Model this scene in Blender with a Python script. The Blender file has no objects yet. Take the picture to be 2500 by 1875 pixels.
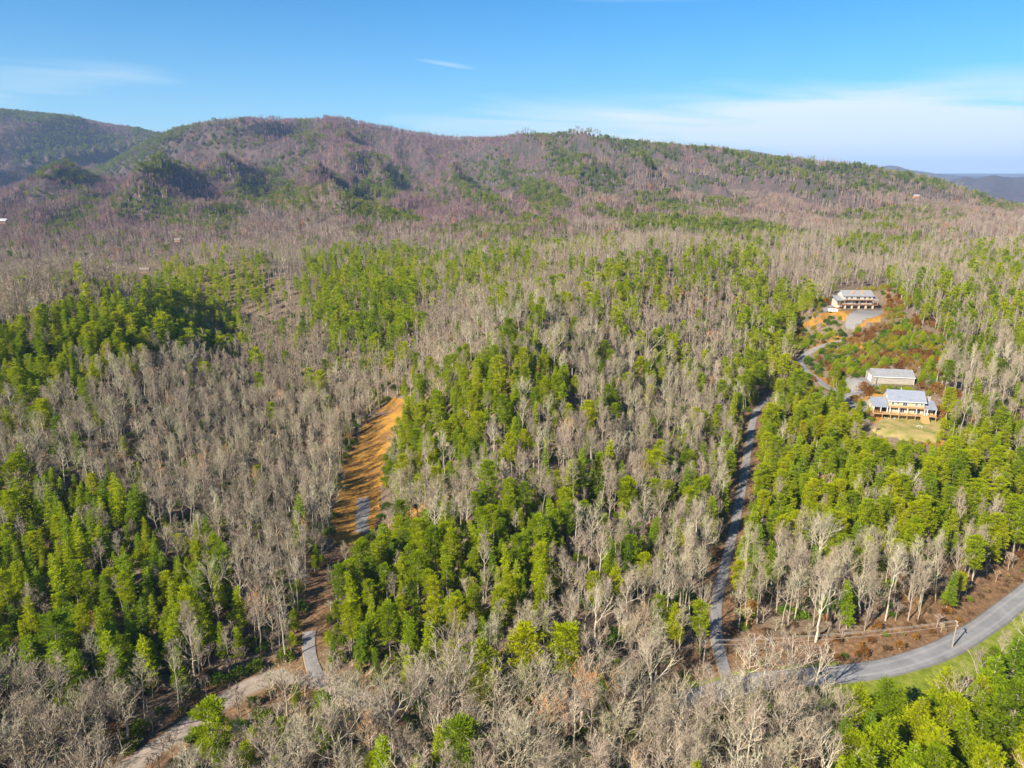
import bpy, math, random
import numpy as np
from mathutils import Vector, Matrix

R = math.radians
random.seed(7)
scene = bpy.context.scene
COL = scene.collection

# ------------------------------------------------------------------ camera
CAM_H = 110.0
PITCH = 16.5                       # degrees below the horizon
FPX = 1733.0                       # focal length in pixels of a 2500 px wide picture
cam_data = bpy.data.cameras.new("camera")
cam_data.sensor_width = 36.0
cam_data.lens = FPX / 2500.0 * 36.0
cam_data.clip_start = 1.0
cam_data.clip_end = 60000.0
cam = bpy.data.objects.new("camera", cam_data)
COL.objects.link(cam)
cam.location = (0, 0, CAM_H)
cam.rotation_euler = (R(90 - PITCH), 0, 0)
scene.camera = cam

# ------------------------------------------------------------------ light
SUN_AZ, SUN_EL = 228.0, 34.0       # compass style: 0 = +Y, 90 = +X
SKY_STRENGTH = 0.13
SUN_STRENGTH = 5.0
scene.view_settings.view_transform = 'Standard'
scene.view_settings.look = 'None'
scene.view_settings.gamma = 1.0
scene.view_settings.exposure = 1.26
scene.render.engine = 'CYCLES'
scene.cycles.max_bounces = 6
scene.cycles.diffuse_bounces = 4
scene.cycles.glossy_bounces = 2
scene.cycles.transmission_bounces = 4
scene.cycles.volume_bounces = 0
scene.cycles.use_denoising = True
scene.cycles.caustics_reflective = False
scene.cycles.caustics_refractive = False


def build_world():
    w = bpy.data.worlds.new("World")
    scene.world = w
    w.use_nodes = True
    nt = w.node_tree
    N, L = nt.nodes, nt.links
    bg = N['Background']
    sky = N.new('ShaderNodeTexSky')
    sky.sky_type = 'NISHITA'
    sky.sun_disc = False
    sky.sun_elevation = R(SUN_EL)
    sky.sun_rotation = R(SUN_AZ)
    sky.altitude = 600
    sky.air_density = 1.0
    sky.dust_density = 0.35
    sky.ozone_density = 2.2
    tc = N.new('ShaderNodeTexCoord')
    sep = N.new('ShaderNodeSeparateXYZ')
    L.new(tc.outputs['Generated'], sep.inputs[0])

    def math_(op, a, b=None, clamp=False):
        n = N.new('ShaderNodeMath')
        n.operation = op
        n.use_clamp = clamp
        for i, s in enumerate((a, b)):
            if s is None:
                continue
            if isinstance(s, (int, float)):
                n.inputs[i].default_value = s
            else:
                L.new(s, n.inputs[i])
        return n.outputs[0]
    az = math_('ARCTAN2', sep.outputs[0], sep.outputs[1])          # radians, 0 straight ahead
    el = math_('ARCSINE', sep.outputs[2])
    # streaky noise in (azimuth, elevation)
    comb = N.new('ShaderNodeCombineXYZ')
    tilt = math_('ADD', el, math_('MULTIPLY', az, 0.06))
    L.new(math_('MULTIPLY', az, 2.6), comb.inputs[0])
    L.new(math_('MULTIPLY', tilt, 26.0), comb.inputs[1])
    nz = N.new('ShaderNodeTexNoise')
    nz.inputs['Scale'].default_value = 1.3
    nz.inputs['Detail'].default_value = 7
    nz.inputs['Roughness'].default_value = 0.55
    nz.inputs['Distortion'].default_value = 0.6
    L.new(comb.outputs[0], nz.inputs['Vector'])
    nfac = nz.outputs['Fac']

    def blob(a0, e0, sa, se, slope=0.0, edge=(0.0, 1.0)):
        da = math_('SUBTRACT', az, a0)
        de = math_('SUBTRACT', math_('SUBTRACT', el, e0), math_('MULTIPLY', da, slope))
        q = math_('ADD', math_('POWER', math_('MULTIPLY', da, 1.0 / sa), 2.0),
                  math_('POWER', math_('MULTIPLY', de, 1.0 / se), 2.0))
        return math_('EXPONENT', math_('MULTIPLY', q, -1.0))
    total = None
    for a0, e0, sa, se, slope, amt in CIRRUS:
        b = math_('MULTIPLY', blob(a0, e0, sa, se, slope), amt)
        total = b if total is None else math_('ADD', total, b)
    shaped = math_('MULTIPLY', total, math_('ADD', math_('MULTIPLY', nfac, 2.2), -0.3, True), True)
    veil = math_('MULTIPLY', math_('SUBTRACT', nfac, 0.56, True), 0.12, True)
    cf = math_('ADD', shaped, veil, True)
    # whitening close to the horizon
    hz = math_('EXPONENT', math_('MULTIPLY', math_('MAXIMUM', el, 0.0), -11.0))
    cf2 = math_('MAXIMUM', cf, math_('MULTIPLY', hz, 0.75))
    grade = N.new('ShaderNodeMix')
    grade.data_type = 'RGBA'
    grade.blend_type = 'MULTIPLY'
    grade.inputs[0].default_value = 1.0
    grade.inputs[7].default_value = (*SKY_TINT, 1)
    L.new(sky.outputs[0], grade.inputs[6])
    mix = N.new('ShaderNodeMix')
    mix.data_type = 'RGBA'
    L.new(cf2, mix.inputs[0])
    L.new(grade.outputs[2], mix.inputs[6])
    mix.inputs[7].default_value = (*CLOUD_RGB, 1)
    L.new(mix.outputs[2], bg.inputs[0])
    bg.inputs[1].default_value = SKY_STRENGTH


# azimuth, elevation, half width, half height (radians), slope, amount
CIRRUS = [
    (0.44, 0.040, 0.44, 0.050, -0.05, 1.4),
    (0.66, 0.040, 0.28, 0.058, 0.00, 1.1),
    (-0.50, 0.105, 0.12, 0.018, 0.05, 0.45),
    (-0.66, 0.09, 0.13, 0.035, 0.00, 0.45),
    (0.21, 0.213, 0.15, 0.009, -0.02, 0.7),
    (0.50, 0.252, 0.26, 0.014, -0.05, 0.6),
    (-0.085, 0.135, 0.045, 0.0035, -0.13, 0.5),
    (0.0, 0.05, 0.6, 0.03, -0.02, 0.35),
]
SKY_TINT = (0.022, 0.305, 0.49)
CLOUD_RGB = (2.75, 3.2, 3.3)
build_world()

sun_data = bpy.data.lights.new("sun", 'SUN')
sun_data.energy = SUN_STRENGTH
sun_data.angle = R(0.5)
sun_data.color = (1.0, 0.93, 0.80)
sun = bpy.data.objects.new("sun", sun_data)
COL.objects.link(sun)
to_sun = Vector((math.sin(R(SUN_AZ)) * math.cos(R(SUN_EL)), math.cos(R(SUN_AZ)) * math.cos(R(SUN_EL)), math.sin(R(SUN_EL))))
sun.rotation_euler = to_sun.to_track_quat('Z', 'Y').to_euler()
sun.location = (0, 0, 900)

# ------------------------------------------------------------------ helpers
CP, SP = math.cos(R(PITCH)), math.sin(R(PITCH))


def proj(x, y, z):
    """world point -> where it stands in the photograph (2500 x 1875 px) and its depth"""
    dz = z - CAM_H
    depth = y * CP - dz * SP
    depth = np.maximum(depth, 0.1)
    up = y * SP + dz * CP
    return 1250 + FPX * x / depth, 937.5 - FPX * up / depth, depth


def tan_of(v):
    return np.tan(R(PITCH) + np.arctan((np.asarray(v, float) - 937.5) / FPX))


def vnoise(x, y, seed=0):
    x = np.asarray(x, float); y = np.asarray(y, float)
    xi = np.floor(x).astype(np.int64); yi = np.floor(y).astype(np.int64)
    fx = x - xi; fy = y - yi
    fx = fx * fx * (3 - 2 * fx); fy = fy * fy * (3 - 2 * fy)

    def h(a, b):
        n = (a * 374761393 + b * 668265263 + seed * 1442695041) & 0x7fffffff
        n = ((n ^ (n >> 13)) * 1274126177) & 0x7fffffff
        n = (n ^ (n >> 16)) & 0xffff
        return n / 65535.0
    return (h(xi, yi) * (1 - fx) + h(xi + 1, yi) * fx) * (1 - fy) + (h(xi, yi + 1) * (1 - fx) + h(xi + 1, yi + 1) * fx) * fy


def fbm(x, y, seed=0, octaves=4):
    s, amp, tot = 0.0, 1.0, 0.0
    for o in range(octaves):
        s = s + amp * vnoise(x * 2 ** o, y * 2 ** o, seed + 17 * o)
        tot += amp
        amp *= 0.5
    return s / tot


def sstep(e0, e1, x):
    t = np.clip((x - e0) / (e1 - e0), 0, 1)
    return t * t * (3 - 2 * t)


def in_poly(poly, u, v):
    u = np.asarray(u, float); v = np.asarray(v, float)
    res = np.zeros(np.broadcast(u, v).shape, bool)
    n = len(poly)
    j = n - 1
    for i in range(n):
        xi, yi = poly[i]; xj, yj = poly[j]
        if yi != yj:
            c = ((yi > v) != (yj > v)) & (u < (xj - xi) * (v - yi) / (yj - yi) + xi)
            res ^= c
        j = i
    return res


# ------------------------------------------------------------------ terrain height
ROW_Y = np.array([30, 60, 100, 130, 170, 220, 280, 350, 450, 600, 800, 1050, 1400, 1800, 2400.])
TAB = np.array([
    # a: -1  -.8  -.6  -.4  -.2   0   .2   .4   .6   .8   1
    [-6, -6, -6, -6, -6, -6, -6, -6, -6, -6, -6],
    [-6, -6, -5, -5, -4, -4, -4, -4, -5, -6, -6],
    [-4, -4, -3, -2, -2, -2, -2, -2, -3, -4, -5],
    [3, 1, -1, -1, 0, 0, 0, 0, -1, -2, -3],
    [9, 7, 5, 2, 1, 7, 3, 1, 5, 0, -1],
    [18, 17, 15, 6, 1, 20, 8, 2, 12, 8, 3],
    [32, 31, 26, 8, 4, 33, 14, 4, 18, 16, 10],
    [44, 46, 40, 6, 9, 43, 22, 9, 28, 25, 18],
    [14, 22, 47, 8, 28, 30, 38, 18, 40, 34, 24],
    [0, -4, 4, 42, 26, 34, 50, 26, 26, 36, 32],
    [4, 0, -2, 8, 26, 24, 30, 32, 26, 42, 36],
    [12, 10, 16, 16, 28, 32, 44, 36, 34, 30, 24],
    [36, 40, 44, 44, 46, 58, 60, 54, 44, 6, -10],
    [50, 60, 62, 60, 62, 66, 66, 60, 34, -20, -40],
    [50, 60, 60, 60, 60, 60, 60, 50, 0, -50, -60],
], float)


def crom(p0, p1, p2, p3, t):
    return 0.5 * ((2 * p1) + (-p0 + p2) * t + (2 * p0 - 5 * p1 + 4 * p2 - p3) * t * t + (-p0 + 3 * p1 - 3 * p2 + p3) * t ** 3)


def base_z(x, y):
    yy = np.maximum(y, 30.0)
    a = np.clip(x / yy, -1.0, 1.0)
    ri = np.interp(np.log(yy), np.log(ROW_Y), np.arange(len(ROW_Y)))
    ai = (a + 1.0) / 0.2
    r0 = np.clip(np.floor(ri).astype(int), 0, len(ROW_Y) - 2); rt = ri - r0
    a0 = np.clip(np.floor(ai).astype(int), 0, 9); at = ai - a0
    nr, na = TAB.shape
    rows = []
    for dr in (-1, 0, 1, 2):
        r = np.clip(r0 + dr, 0, nr - 1)
        c = [TAB[r, np.clip(a0 + d, 0, na - 1)] for d in (-1, 0, 1, 2)]
        rows.append(crom(*c, at))
    return crom(*rows, rt)


def crest(us, vs, Y):
    us = np.array(us, float); vs = np.array(vs, float)
    return us, vs, Y


MAIN = crest([-900, -300, 0, 120, 240, 330, 430, 520, 600, 680, 760, 830, 900, 1000, 1100, 1200, 1300, 1400, 1480, 1560, 1650, 1750, 1850, 1950, 2050, 2150, 2250, 2350, 2420, 2500, 2700, 3200],
             [520, 470, 440, 430, 400, 352, 308, 292, 286, 291, 288, 284, 299, 318, 332, 334, 326, 326, 336, 345, 351, 361, 376, 388, 397, 409, 425, 449, 474, 499, 560, 600], None)
LEFT = crest([-900, -300, 0, 100, 180, 250, 330, 390, 450, 600, 800], [270, 258, 266, 275, 284, 300, 311, 324, 346, 430, 520], 3900.)
BLUE = crest([1900, 2250, 2350, 2380, 2405, 2430, 2452, 2475, 2500, 2600, 2800, 3400], [520, 462, 438, 431, 436, 430, 426, 430, 434, 426, 440, 470], 5500.)
FAR = crest([-400, 300, 1500, 1730, 1790, 1830, 1890, 1950, 2100, 2150, 2185, 2210, 2240, 2300, 2400, 2600, 3200], [450, 440, 430, 405, 364, 366, 375, 400, 425, 411, 403, 405, 414, 423, 430, 432, 430], 9500.)


def ridge_layer(x, y, lay, Y, w, s_front, s_back, drop=9.0):
    us, vs, _ = lay
    a = x / np.maximum(y, 1.0)
    u = 1250 + FPX * a / 0.94
    v = np.interp(u, us, vs) + drop
    zc = CAM_H - Y * tan_of(v)
    d = y - Y
    s = np.where(d < 0, s_front, s_back)
    return zc - s * (np.sqrt(d * d + w * w) - w), d


def smax(zs, k=9.0):
    m = np.max(zs, axis=0)
    return m + k * np.log(sum(np.exp((z - m) / k) for z in zs))


PADS = []          # x, y, radius, z, blend
KNOBS = []         # x, y, height, sigma
ROADS = []         # dict(points Nx3, half width)


def height_raw(x, y):
    x = np.asarray(x, float); y = np.asarray(y, float)
    z = base_z(x, y)
    front = sstep(0, 60, y)
    near_amp = 1.6 * sstep(90, 260, y) + 5.0 * sstep(450, 900, y)
    z = z + near_amp * (fbm(x / 75., y / 75., 3, 4) - 0.5) * 2
    rise = sstep(950, 1350, y) * (1 - sstep(1.35 + 0 * x, 1.55, (x / np.maximum(y, 1) + 0.9)))
    sk = x * 0.93 + y * 0.30
    rg = (1 - np.abs(np.sin(np.pi * (sk / 330. + 1.5 * vnoise(x / 420., y / 500., 21))))) * sstep(.25, .75, vnoise(x / 260., y / 300., 25))
    rg2 = 1 - np.abs(np.sin(np.pi * (sk / 150. + 1.3 * vnoise(x / 200., y / 260., 23))))
    z = z + rise * (88 * (rg - 0.15) + 26 * (rg2 - 0.36))
    far = y > 1000
    if np.any(far):
        xf, yf = x[far], y[far]
        zf = z[far]
        uf = 1250 + FPX * (xf / yf) / 0.94
        Yc = np.interp(uf, [-400, 300, 900, 1400, 2000, 2500, 2900], [2900, 2900, 2750, 2450, 1950, 1560, 1450])
        m1, d1 = ridge_layer(xf, yf, MAIN, Yc, 60., 0.27, 0.5)
        side = np.interp(uf, [0, 500, 900, 2500], [-0.75, -0.35, 0.35, 0.7])
        L = xf + side * d1
        sp = 1 - np.abs(np.sin(np.pi * (L / 300. + 1.4 * vnoise(L / 450. + 5.3, yf / 900., 5))))
        sp2 = 1 - np.abs(np.sin(np.pi * (L / 130. + 1.2 * vnoise(L / 150. + 1.3, yf / 400., 8))))
        amp = sstep(10, 330, -d1)
        m1 = m1 + amp * (135 * (sp - 0.5) + 34 * (sp2 - 0.5)) + 5 * (fbm(xf / 60., yf / 60., 9, 3) - .5)
        m2, d2 = ridge_layer(xf, yf, LEFT, 3900., 80., 0.36, 0.5, 5.0)
        L2 = xf - 0.5 * d2
        sp = 1 - np.abs(np.sin(np.pi * (L2 / 420. + 1.2 * vnoise(L2 / 500. + 2.3, yf / 1500., 15))))
        m2 = m2 + sstep(10, 450, -d2) * 190 * (sp - 0.5)
        m3, d3 = ridge_layer(xf, yf, BLUE, 5500., 150., 0.16, 0.3, 0)
        m3 = m3 + sstep(30, 700, -d3) * 50 * (fbm(xf / 500., yf / 700., 31, 3) - .5)
        m4, _ = ridge_layer(xf, yf, FAR, 9500., 250., 0.12, 0.3, 0)
        m5 = np.where(yf > 12000, 104 - (yf - 22000) * 0.002, 20.) - np.maximum(0, 16000 - yf) * 0.02
        zf = zf - sstep(3000, 4500, yf) * 60
        z = z.copy()
        z[far] = smax([zf, m1, m2, m3, m4, m5])
    for (kx, ky, kh, ks) in KNOBS:
        z = z + kh * np.exp(-((x - kx) ** 2 + (y - ky) ** 2) / (2 * ks * ks))
    return z


def seg_dist(px, py, pts):
    """distance to a polyline and interpolated z"""
    best = np.full(px.shape, 1e9); bz = np.zeros(px.shape)
    for i in range(len(pts) - 1):
        ax, ay, az = pts[i]; bx, by, bz_ = pts[i + 1]
        dx, dy = bx - ax, by - ay
        L2 = dx * dx + dy * dy + 1e-9
        t = np.clip(((px - ax) * dx + (py - ay) * dy) / L2, 0, 1)
        d = np.hypot(px - (ax + t * dx), py - (ay + t * dy))
        m = d < best
        best = np.where(m, d, best)
        bz = np.where(m, az + t * (bz_ - az), bz)
    return best, bz


def height(x, y, carve=True):
    x = np.atleast_1d(np.asarray(x, float)); y = np.atleast_1d(np.asarray(y, float))
    z = height_raw(x, y)
    for (px, py, pr, pz, pb) in PADS:
        d = np.hypot(x - px, y - py)
        k = 1 - sstep(pr, pr + pb, d)
        z = z * (1 - k) + pz * k
    if carve:
        for rd in ROADS:
            P = rd['pts']
            hw = rd['hw']
            m = (x > P[:, 0].min() - 25) & (x < P[:, 0].max() + 25) & (y > P[:, 1].min() - 25) & (y < P[:, 1].max() + 25)
            if not m.any():
                continue
            d, rz = seg_dist(x[m], y[m], P)
            k = 1 - sstep(hw + 0.8, hw + 7.0, d)
            zz = z[m] * (1 - k) + (rz - 0.18) * k
            z[m] = zz
    return z


def hit(u, v, carve=False):
    """where the sight line through photograph pixel (u, v) meets the ground"""
    dx = (u - 1250) / FPX
    up = (937.5 - v) / FPX
    d = np.array([dx, CP + up * SP, -SP + up * CP])
    d = d / d[1]
    ys = np.exp(np.linspace(math.log(60), math.log(4200), 2600))
    zs = height(d[0] * ys, ys, carve)
    ray = CAM_H + d[2] * ys
    below = np.where(ray < zs)[0]
    i = below[0] if len(below) else len(ys) - 1
    y = ys[i]
    return float(d[0] * y), float(y), float(zs[i])


def zat(x, y, carve=True):
    return float(height(np.array([x]), np.array([y]), carve)[0])


def smooth_line(pts, step=2.5, smooth_z=9):
    """Catmull-Rom resample of a list of (x, y)"""
    pts = [np.array(p[:2], float) for p in pts]
    out = []
    P = [2 * pts[0] - pts[1]] + pts + [2 * pts[-1] - pts[-2]]
    for i in range(1, len(P) - 2):
        n = max(2, int(np.linalg.norm(P[i + 1] - P[i]) / step))
        for k in range(n):
            t = k / n
            out.append(crom(P[i - 1], P[i], P[i + 1], P[i + 2], t))
    out.append(pts[-1])
    out = np.array(out)
    z = height(out[:, 0], out[:, 1], True)
    k = np.ones(2 * smooth_z + 1); k /= k.sum()
    zp = np.pad(z, smooth_z, mode='edge')
    z = np.convolve(zp, k, mode='valid')
    return np.column_stack([out, z])


# knolls that carry the two houses
hx, hy, _ = hit(2095, 765)
KNOBS.append((hx, hy + 4, 9.0, 36.0))
UP = hit(2092, 752)
LOW = hit(2208, 1022)
BARN = hit(2180, 938)
PADS.append((UP[0], UP[1] + 3, 20.0, UP[2], 16.0))
PADS.append((LOW[0], LOW[1] + 2, 17.0, LOW[2], 14.0))
PADS.append((BARN[0] - 3, BARN[1] + 5, 13.0, BARN[2], 9.0))
print('UP', UP, 'LOW', LOW, 'BARN', BARN)

# roads, from points on the ground
paved = [hit(2760, 1330), hit(2620, 1370), hit(2500, 1455), hit(2400, 1530), hit(2300, 1585), hit(2180, 1625), hit(2060, 1645), hit(1930, 1655),
         hit(1820, 1668), hit(1700, 1705), hit(1500, 1755), hit(1250, 1780), hit(1030, 1760), hit(870, 1700), hit(770, 1656), hit(690, 1648), hit(620, 1668),
         hit(540, 1715), hit(450, 1780), hit(330, 1860), hit(230, 1930), hit(80, 2020)]
ROADS.append(dict(pts=smooth_line(paved), hw=2.7, name='paved', split=14))
ROADS.append(dict(pts=smooth_line([hit(1800, 1700), hit(1775, 1650), hit(1750, 1560), hit(1749, 1480), hit(1765, 1400), hit(1790, 1300), hit(1810, 1200), hit(1826, 1100), hit(1836, 1040), hit(1846, 1005), hit(1870, 978), hit(1905, 958), hit(1960, 950)], smooth_z=6), hw=1.4, name='side'))
ROADS.append(dict(pts=smooth_line([hit(775, 1655), hit(757, 1600), hit(755, 1540), hit(775, 1480), hit(800, 1420), hit(840, 1350), hit(870, 1300), hit(884, 1265), hit(886, 1225), hit(890, 1190)], smooth_z=6), hw=1.5, name='gravel'))
ROADS.append(dict(pts=smooth_line([hit(2085, 815), hit(2055, 830), hit(2010, 845), hit(1975, 862), hit(1955, 880), hit(1968, 905), hit(2000, 928), hit(2035, 950), hit(2065, 975), hit(2080, 985)], smooth_z=4), hw=1.7, name='drive'))
ROADS.append(dict(pts=smooth_line([hit(1960, 950), hit(2010, 972), hit(2060, 985), hit(2100, 995), hit(2140, 1000)], smooth_z=4), hw=2.0, name='drive'))
ROADS.append(dict(pts=smooth_line([hit(2066, 980), hit(2062, 962), hit(2078, 948), hit(2105, 945)], smooth_z=3), hw=1.9, name='drive'))
ROADS.append(dict(pts=smooth_line([hit(2048, 738), hit(2030, 748), hit(2010, 758), hit(2000, 766)], smooth_z=3), hw=1.7, name='drive'))

# ------------------------------------------------------------------ materials


class Mat:
    def __init__(self, name, rough=0.8, spec=0.3):
        self.m = bpy.data.materials.new(name)
        self.m.use_nodes = True
        self.nt = self.m.node_tree
        self.N, self.L = self.nt.nodes, self.nt.links
        self.b = self.N['Principled BSDF']
        self.b.inputs['Roughness'].default_value = rough
        self.b.inputs['Specular IOR Level'].default_value = spec

    def node(self, t, **kw):
        n = self.N.new(t)
        for k, v in kw.items():
            setattr(n, k, v)
        return n

    def noise(self, scale, detail=4, coord='Object', rough=0.55, vec=None, dist=0.0):
        n = self.node('ShaderNodeTexNoise')
        n.inputs['Scale'].default_value = scale
        n.inputs['Detail'].default_value = detail
        n.inputs['Roughness'].default_value = rough
        n.inputs['Distortion'].default_value = dist
        if vec is None:
            tc = self.node('ShaderNodeTexCoord')
            vec = tc.outputs[coord]
        self.L.new(vec, n.inputs['Vector'])
        return n.outputs['Fac']

    def ramp(self, fac, stops, interp='LINEAR'):
        r = self.node('ShaderNodeValToRGB')
        r.color_ramp.interpolation = interp
        els = r.color_ramp.elements
        while len(els) < len(stops):
            els.new(0.5)
        for e, (p, c) in zip(els, stops):
            e.position = p
            e.color = (*c, 1) if len(c) == 3 else c
        self.L.new(fac, r.inputs[0])
        return r.outputs[0]

    def mix(self, fac, a, b, blend='MIX'):
        n = self.node('ShaderNodeMix', data_type='RGBA', blend_type=blend)
        for s, i in ((fac, 0), (a, 6), (b, 7)):
            if isinstance(s, (int, float)):
                n.inputs[i].default_value = s
            elif isinstance(s, tuple):
                n.inputs[i].default_value = (*s, 1)
            else:
                self.L.new(s, n.inputs[i])
        return n.outputs[2]

    def math(self, op, a, b=0.0, clamp=False):
        n = self.node('ShaderNodeMath', operation=op, use_clamp=clamp)
        for i, s in enumerate((a, b)):
            if isinstance(s, (int, float)):
                n.inputs[i].default_value = s
            else:
                self.L.new(s, n.inputs[i])
        return n.outputs[0]

    def attr(self, name):
        return self.node('ShaderNodeAttribute', attribute_name=name).outputs['Fac']

    def color(self, s):
        if isinstance(s, tuple):
            self.b.inputs['Base Color'].default_value = (*s, 1)
        else:
            self.L.new(s, self.b.inputs['Base Color'])
        return self

    def bump(self, h, strength=0.5, dist=0.1):
        n = self.node('ShaderNodeBump')
        n.inputs['Strength'].default_value = strength
        n.inputs['Distance'].default_value = dist
        self.L.new(h, n.inputs['Height'])
        self.L.new(n.outputs[0], self.b.inputs['Normal'])
        return self


def foliage_mat(name, stops, transl=0.35, patch=0.0):
    """leaf or needle colour that differs from tree to tree and leaf clump to leaf clump"""
    M = Mat(name, 0.7, 0.06)
    oi = M.node('ShaderNodeObjectInfo')
    rnd = oi.outputs['Random']
    if patch:
        nz = M.node('ShaderNodeTexNoise')
        nz.inputs['Scale'].default_value = 0.012
        nz.inputs['Detail'].default_value = 2
        M.L.new(oi.outputs['Location'], nz.inputs['Vector'])
        rnd = M.math('ADD', M.math('MULTIPLY', rnd, 1 - patch), M.math('MULTIPLY', M.math('ADD', M.math('MULTIPLY', nz.outputs['Fac'], 2.4), -0.7, True), patch))
    c = M.ramp(rnd, stops)
    clump = M.noise(1.1, 2)
    c2 = M.mix(M.math('MULTIPLY', clump, 0.9), c, (0.68, 0.72, 0.55), 'MULTIPLY')
    hs = M.node('ShaderNodeHueSaturation')
    M.L.new(c2, hs.inputs['Color'])
    v = M.noise(4.0, 1)
    M.L.new(M.math('ADD', M.math('MULTIPLY', v, 0.9), 0.62), hs.inputs['Value'])
    M.color(hs.outputs[0])
    tr = M.node('ShaderNodeBsdfTranslucent')
    M.L.new(hs.outputs[0], tr.inputs['Color'])
    mx = M.node('ShaderNodeMixShader')
    mx.inputs[0].default_value = transl
    M.L.new(M.b.outputs[0], mx.inputs[1])
    M.L.new(tr.outputs[0], mx.inputs[2])
    M.L.new(mx.outputs[0], M.N['Material Output'].inputs['Surface'])
    return M.m


def bark_mat(name, stops, scale=(6, 6, 1.2)):
    M = Mat(name, 0.9, 0.04)
    oi = M.node('ShaderNodeObjectInfo')
    c = M.ramp(oi.outputs['Random'], stops)
    tc = M.node('ShaderNodeTexCoord')
    mp = M.node('ShaderNodeMapping')
    mp.inputs['Scale'].default_value = scale
    M.L.new(tc.outputs['Object'], mp.inputs[0])
    n = M.noise(1.0, 3, vec=mp.outputs[0])
    c2 = M.mix(M.math('MULTIPLY', n, 0.55), c, (0.5, 0.47, 0.45), 'MULTIPLY')
    M.color(c2)
    return M.m


MB = {}
MB['bark'] = bark_mat('hardwood_bark', [(0.0, (0.26, 0.215, 0.155)), (0.5, (0.39, 0.33, 0.24)), (1.0, (0.60, 0.52, 0.39))])
MB['twig'] = bark_mat('hardwood_twig', [(0.0, (0.29, 0.235, 0.165)), (0.3, (0.40, 0.32, 0.225)), (0.55, (0.44, 0.325, 0.24)), (0.75, (0.42, 0.38, 0.22)), (0.95, (0.54, 0.46, 0.32)), (1.0, (0.58, 0.30, 0.13))], (1, 1, 1))
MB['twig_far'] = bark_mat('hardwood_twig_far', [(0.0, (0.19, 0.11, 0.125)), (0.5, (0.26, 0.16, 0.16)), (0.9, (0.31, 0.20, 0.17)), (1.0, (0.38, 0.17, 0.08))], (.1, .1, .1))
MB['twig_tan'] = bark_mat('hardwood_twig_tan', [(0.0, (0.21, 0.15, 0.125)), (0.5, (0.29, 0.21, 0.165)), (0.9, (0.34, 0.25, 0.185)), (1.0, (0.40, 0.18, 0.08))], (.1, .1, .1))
MB['bark_mid'] = bark_mat('hardwood_bark_mid', [(0.0, (0.26, 0.215, 0.16)), (1.0, (0.43, 0.36, 0.27))])
MB['twig_mid'] = bark_mat('hardwood_twig_mid', [(0.0, (0.25, 0.19, 0.15)), (0.35, (0.35, 0.27, 0.205)), (0.65, (0.38, 0.28, 0.215)), (0.85, (0.38, 0.33, 0.21)), (0.97, (0.48, 0.40, 0.28)), (1.0, (0.50, 0.24, 0.11))], (.5, .5, .5))
MB['pine_bark'] = bark_mat('pine_bark', [(0.0, (0.28, 0.22, 0.17)), (1.0, (0.42, 0.35, 0.27))])
MB['pine'] = foliage_mat('pine_needles', [(0.0, (0.160, 0.215, 0.012)), (0.15, (0.22, 0.30, 0.008)), (0.4, (0.320, 0.380, 0.006)), (0.7, (0.430, 0.450, 0.006)), (0.95, (0.48, 0.46, 0.008)), (1.0, (0.48, 0.40, 0.008))], 0.5, 0.3)
MB['hemlock'] = foliage_mat('hemlock_needles', [(0.0, (0.120, 0.200, 0.012)), (0.4, (0.265, 0.350, 0.006)), (0.8, (0.410, 0.450, 0.004)), (1.0, (0.33, 0.31, 0.008))], 0.35, 0.3)
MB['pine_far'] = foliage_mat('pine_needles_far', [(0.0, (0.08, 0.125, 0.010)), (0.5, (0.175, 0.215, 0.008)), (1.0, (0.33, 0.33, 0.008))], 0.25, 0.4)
MB['leaf_green'] = foliage_mat('rhododendron_leaf', [(0.0, (0.05, 0.10, 0.014)), (0.5, (0.11, 0.19, 0.010)), (1.0, (0.22, 0.26, 0.010))], 0.25)
MB['leaf_russet'] = foliage_mat('dry_oak_leaf', [(0.0, (0.20, 0.075, 0.025)), (0.5, (0.30, 0.135, 0.035)), (1.0, (0.42, 0.23, 0.05))], 0.4)
MB['leaf_yellow'] = foliage_mat('yellow_leaf', [(0.0, (0.30, 0.26, 0.01)), (1.0, (0.42, 0.33, 0.01))], 0.4)
MB['brush'] = foliage_mat('dry_brush_leaf', [(0.0, (0.16, 0.09, 0.05)), (0.6, (0.24, 0.15, 0.08)), (1.0, (0.34, 0.25, 0.10))], 0.3)


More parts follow.
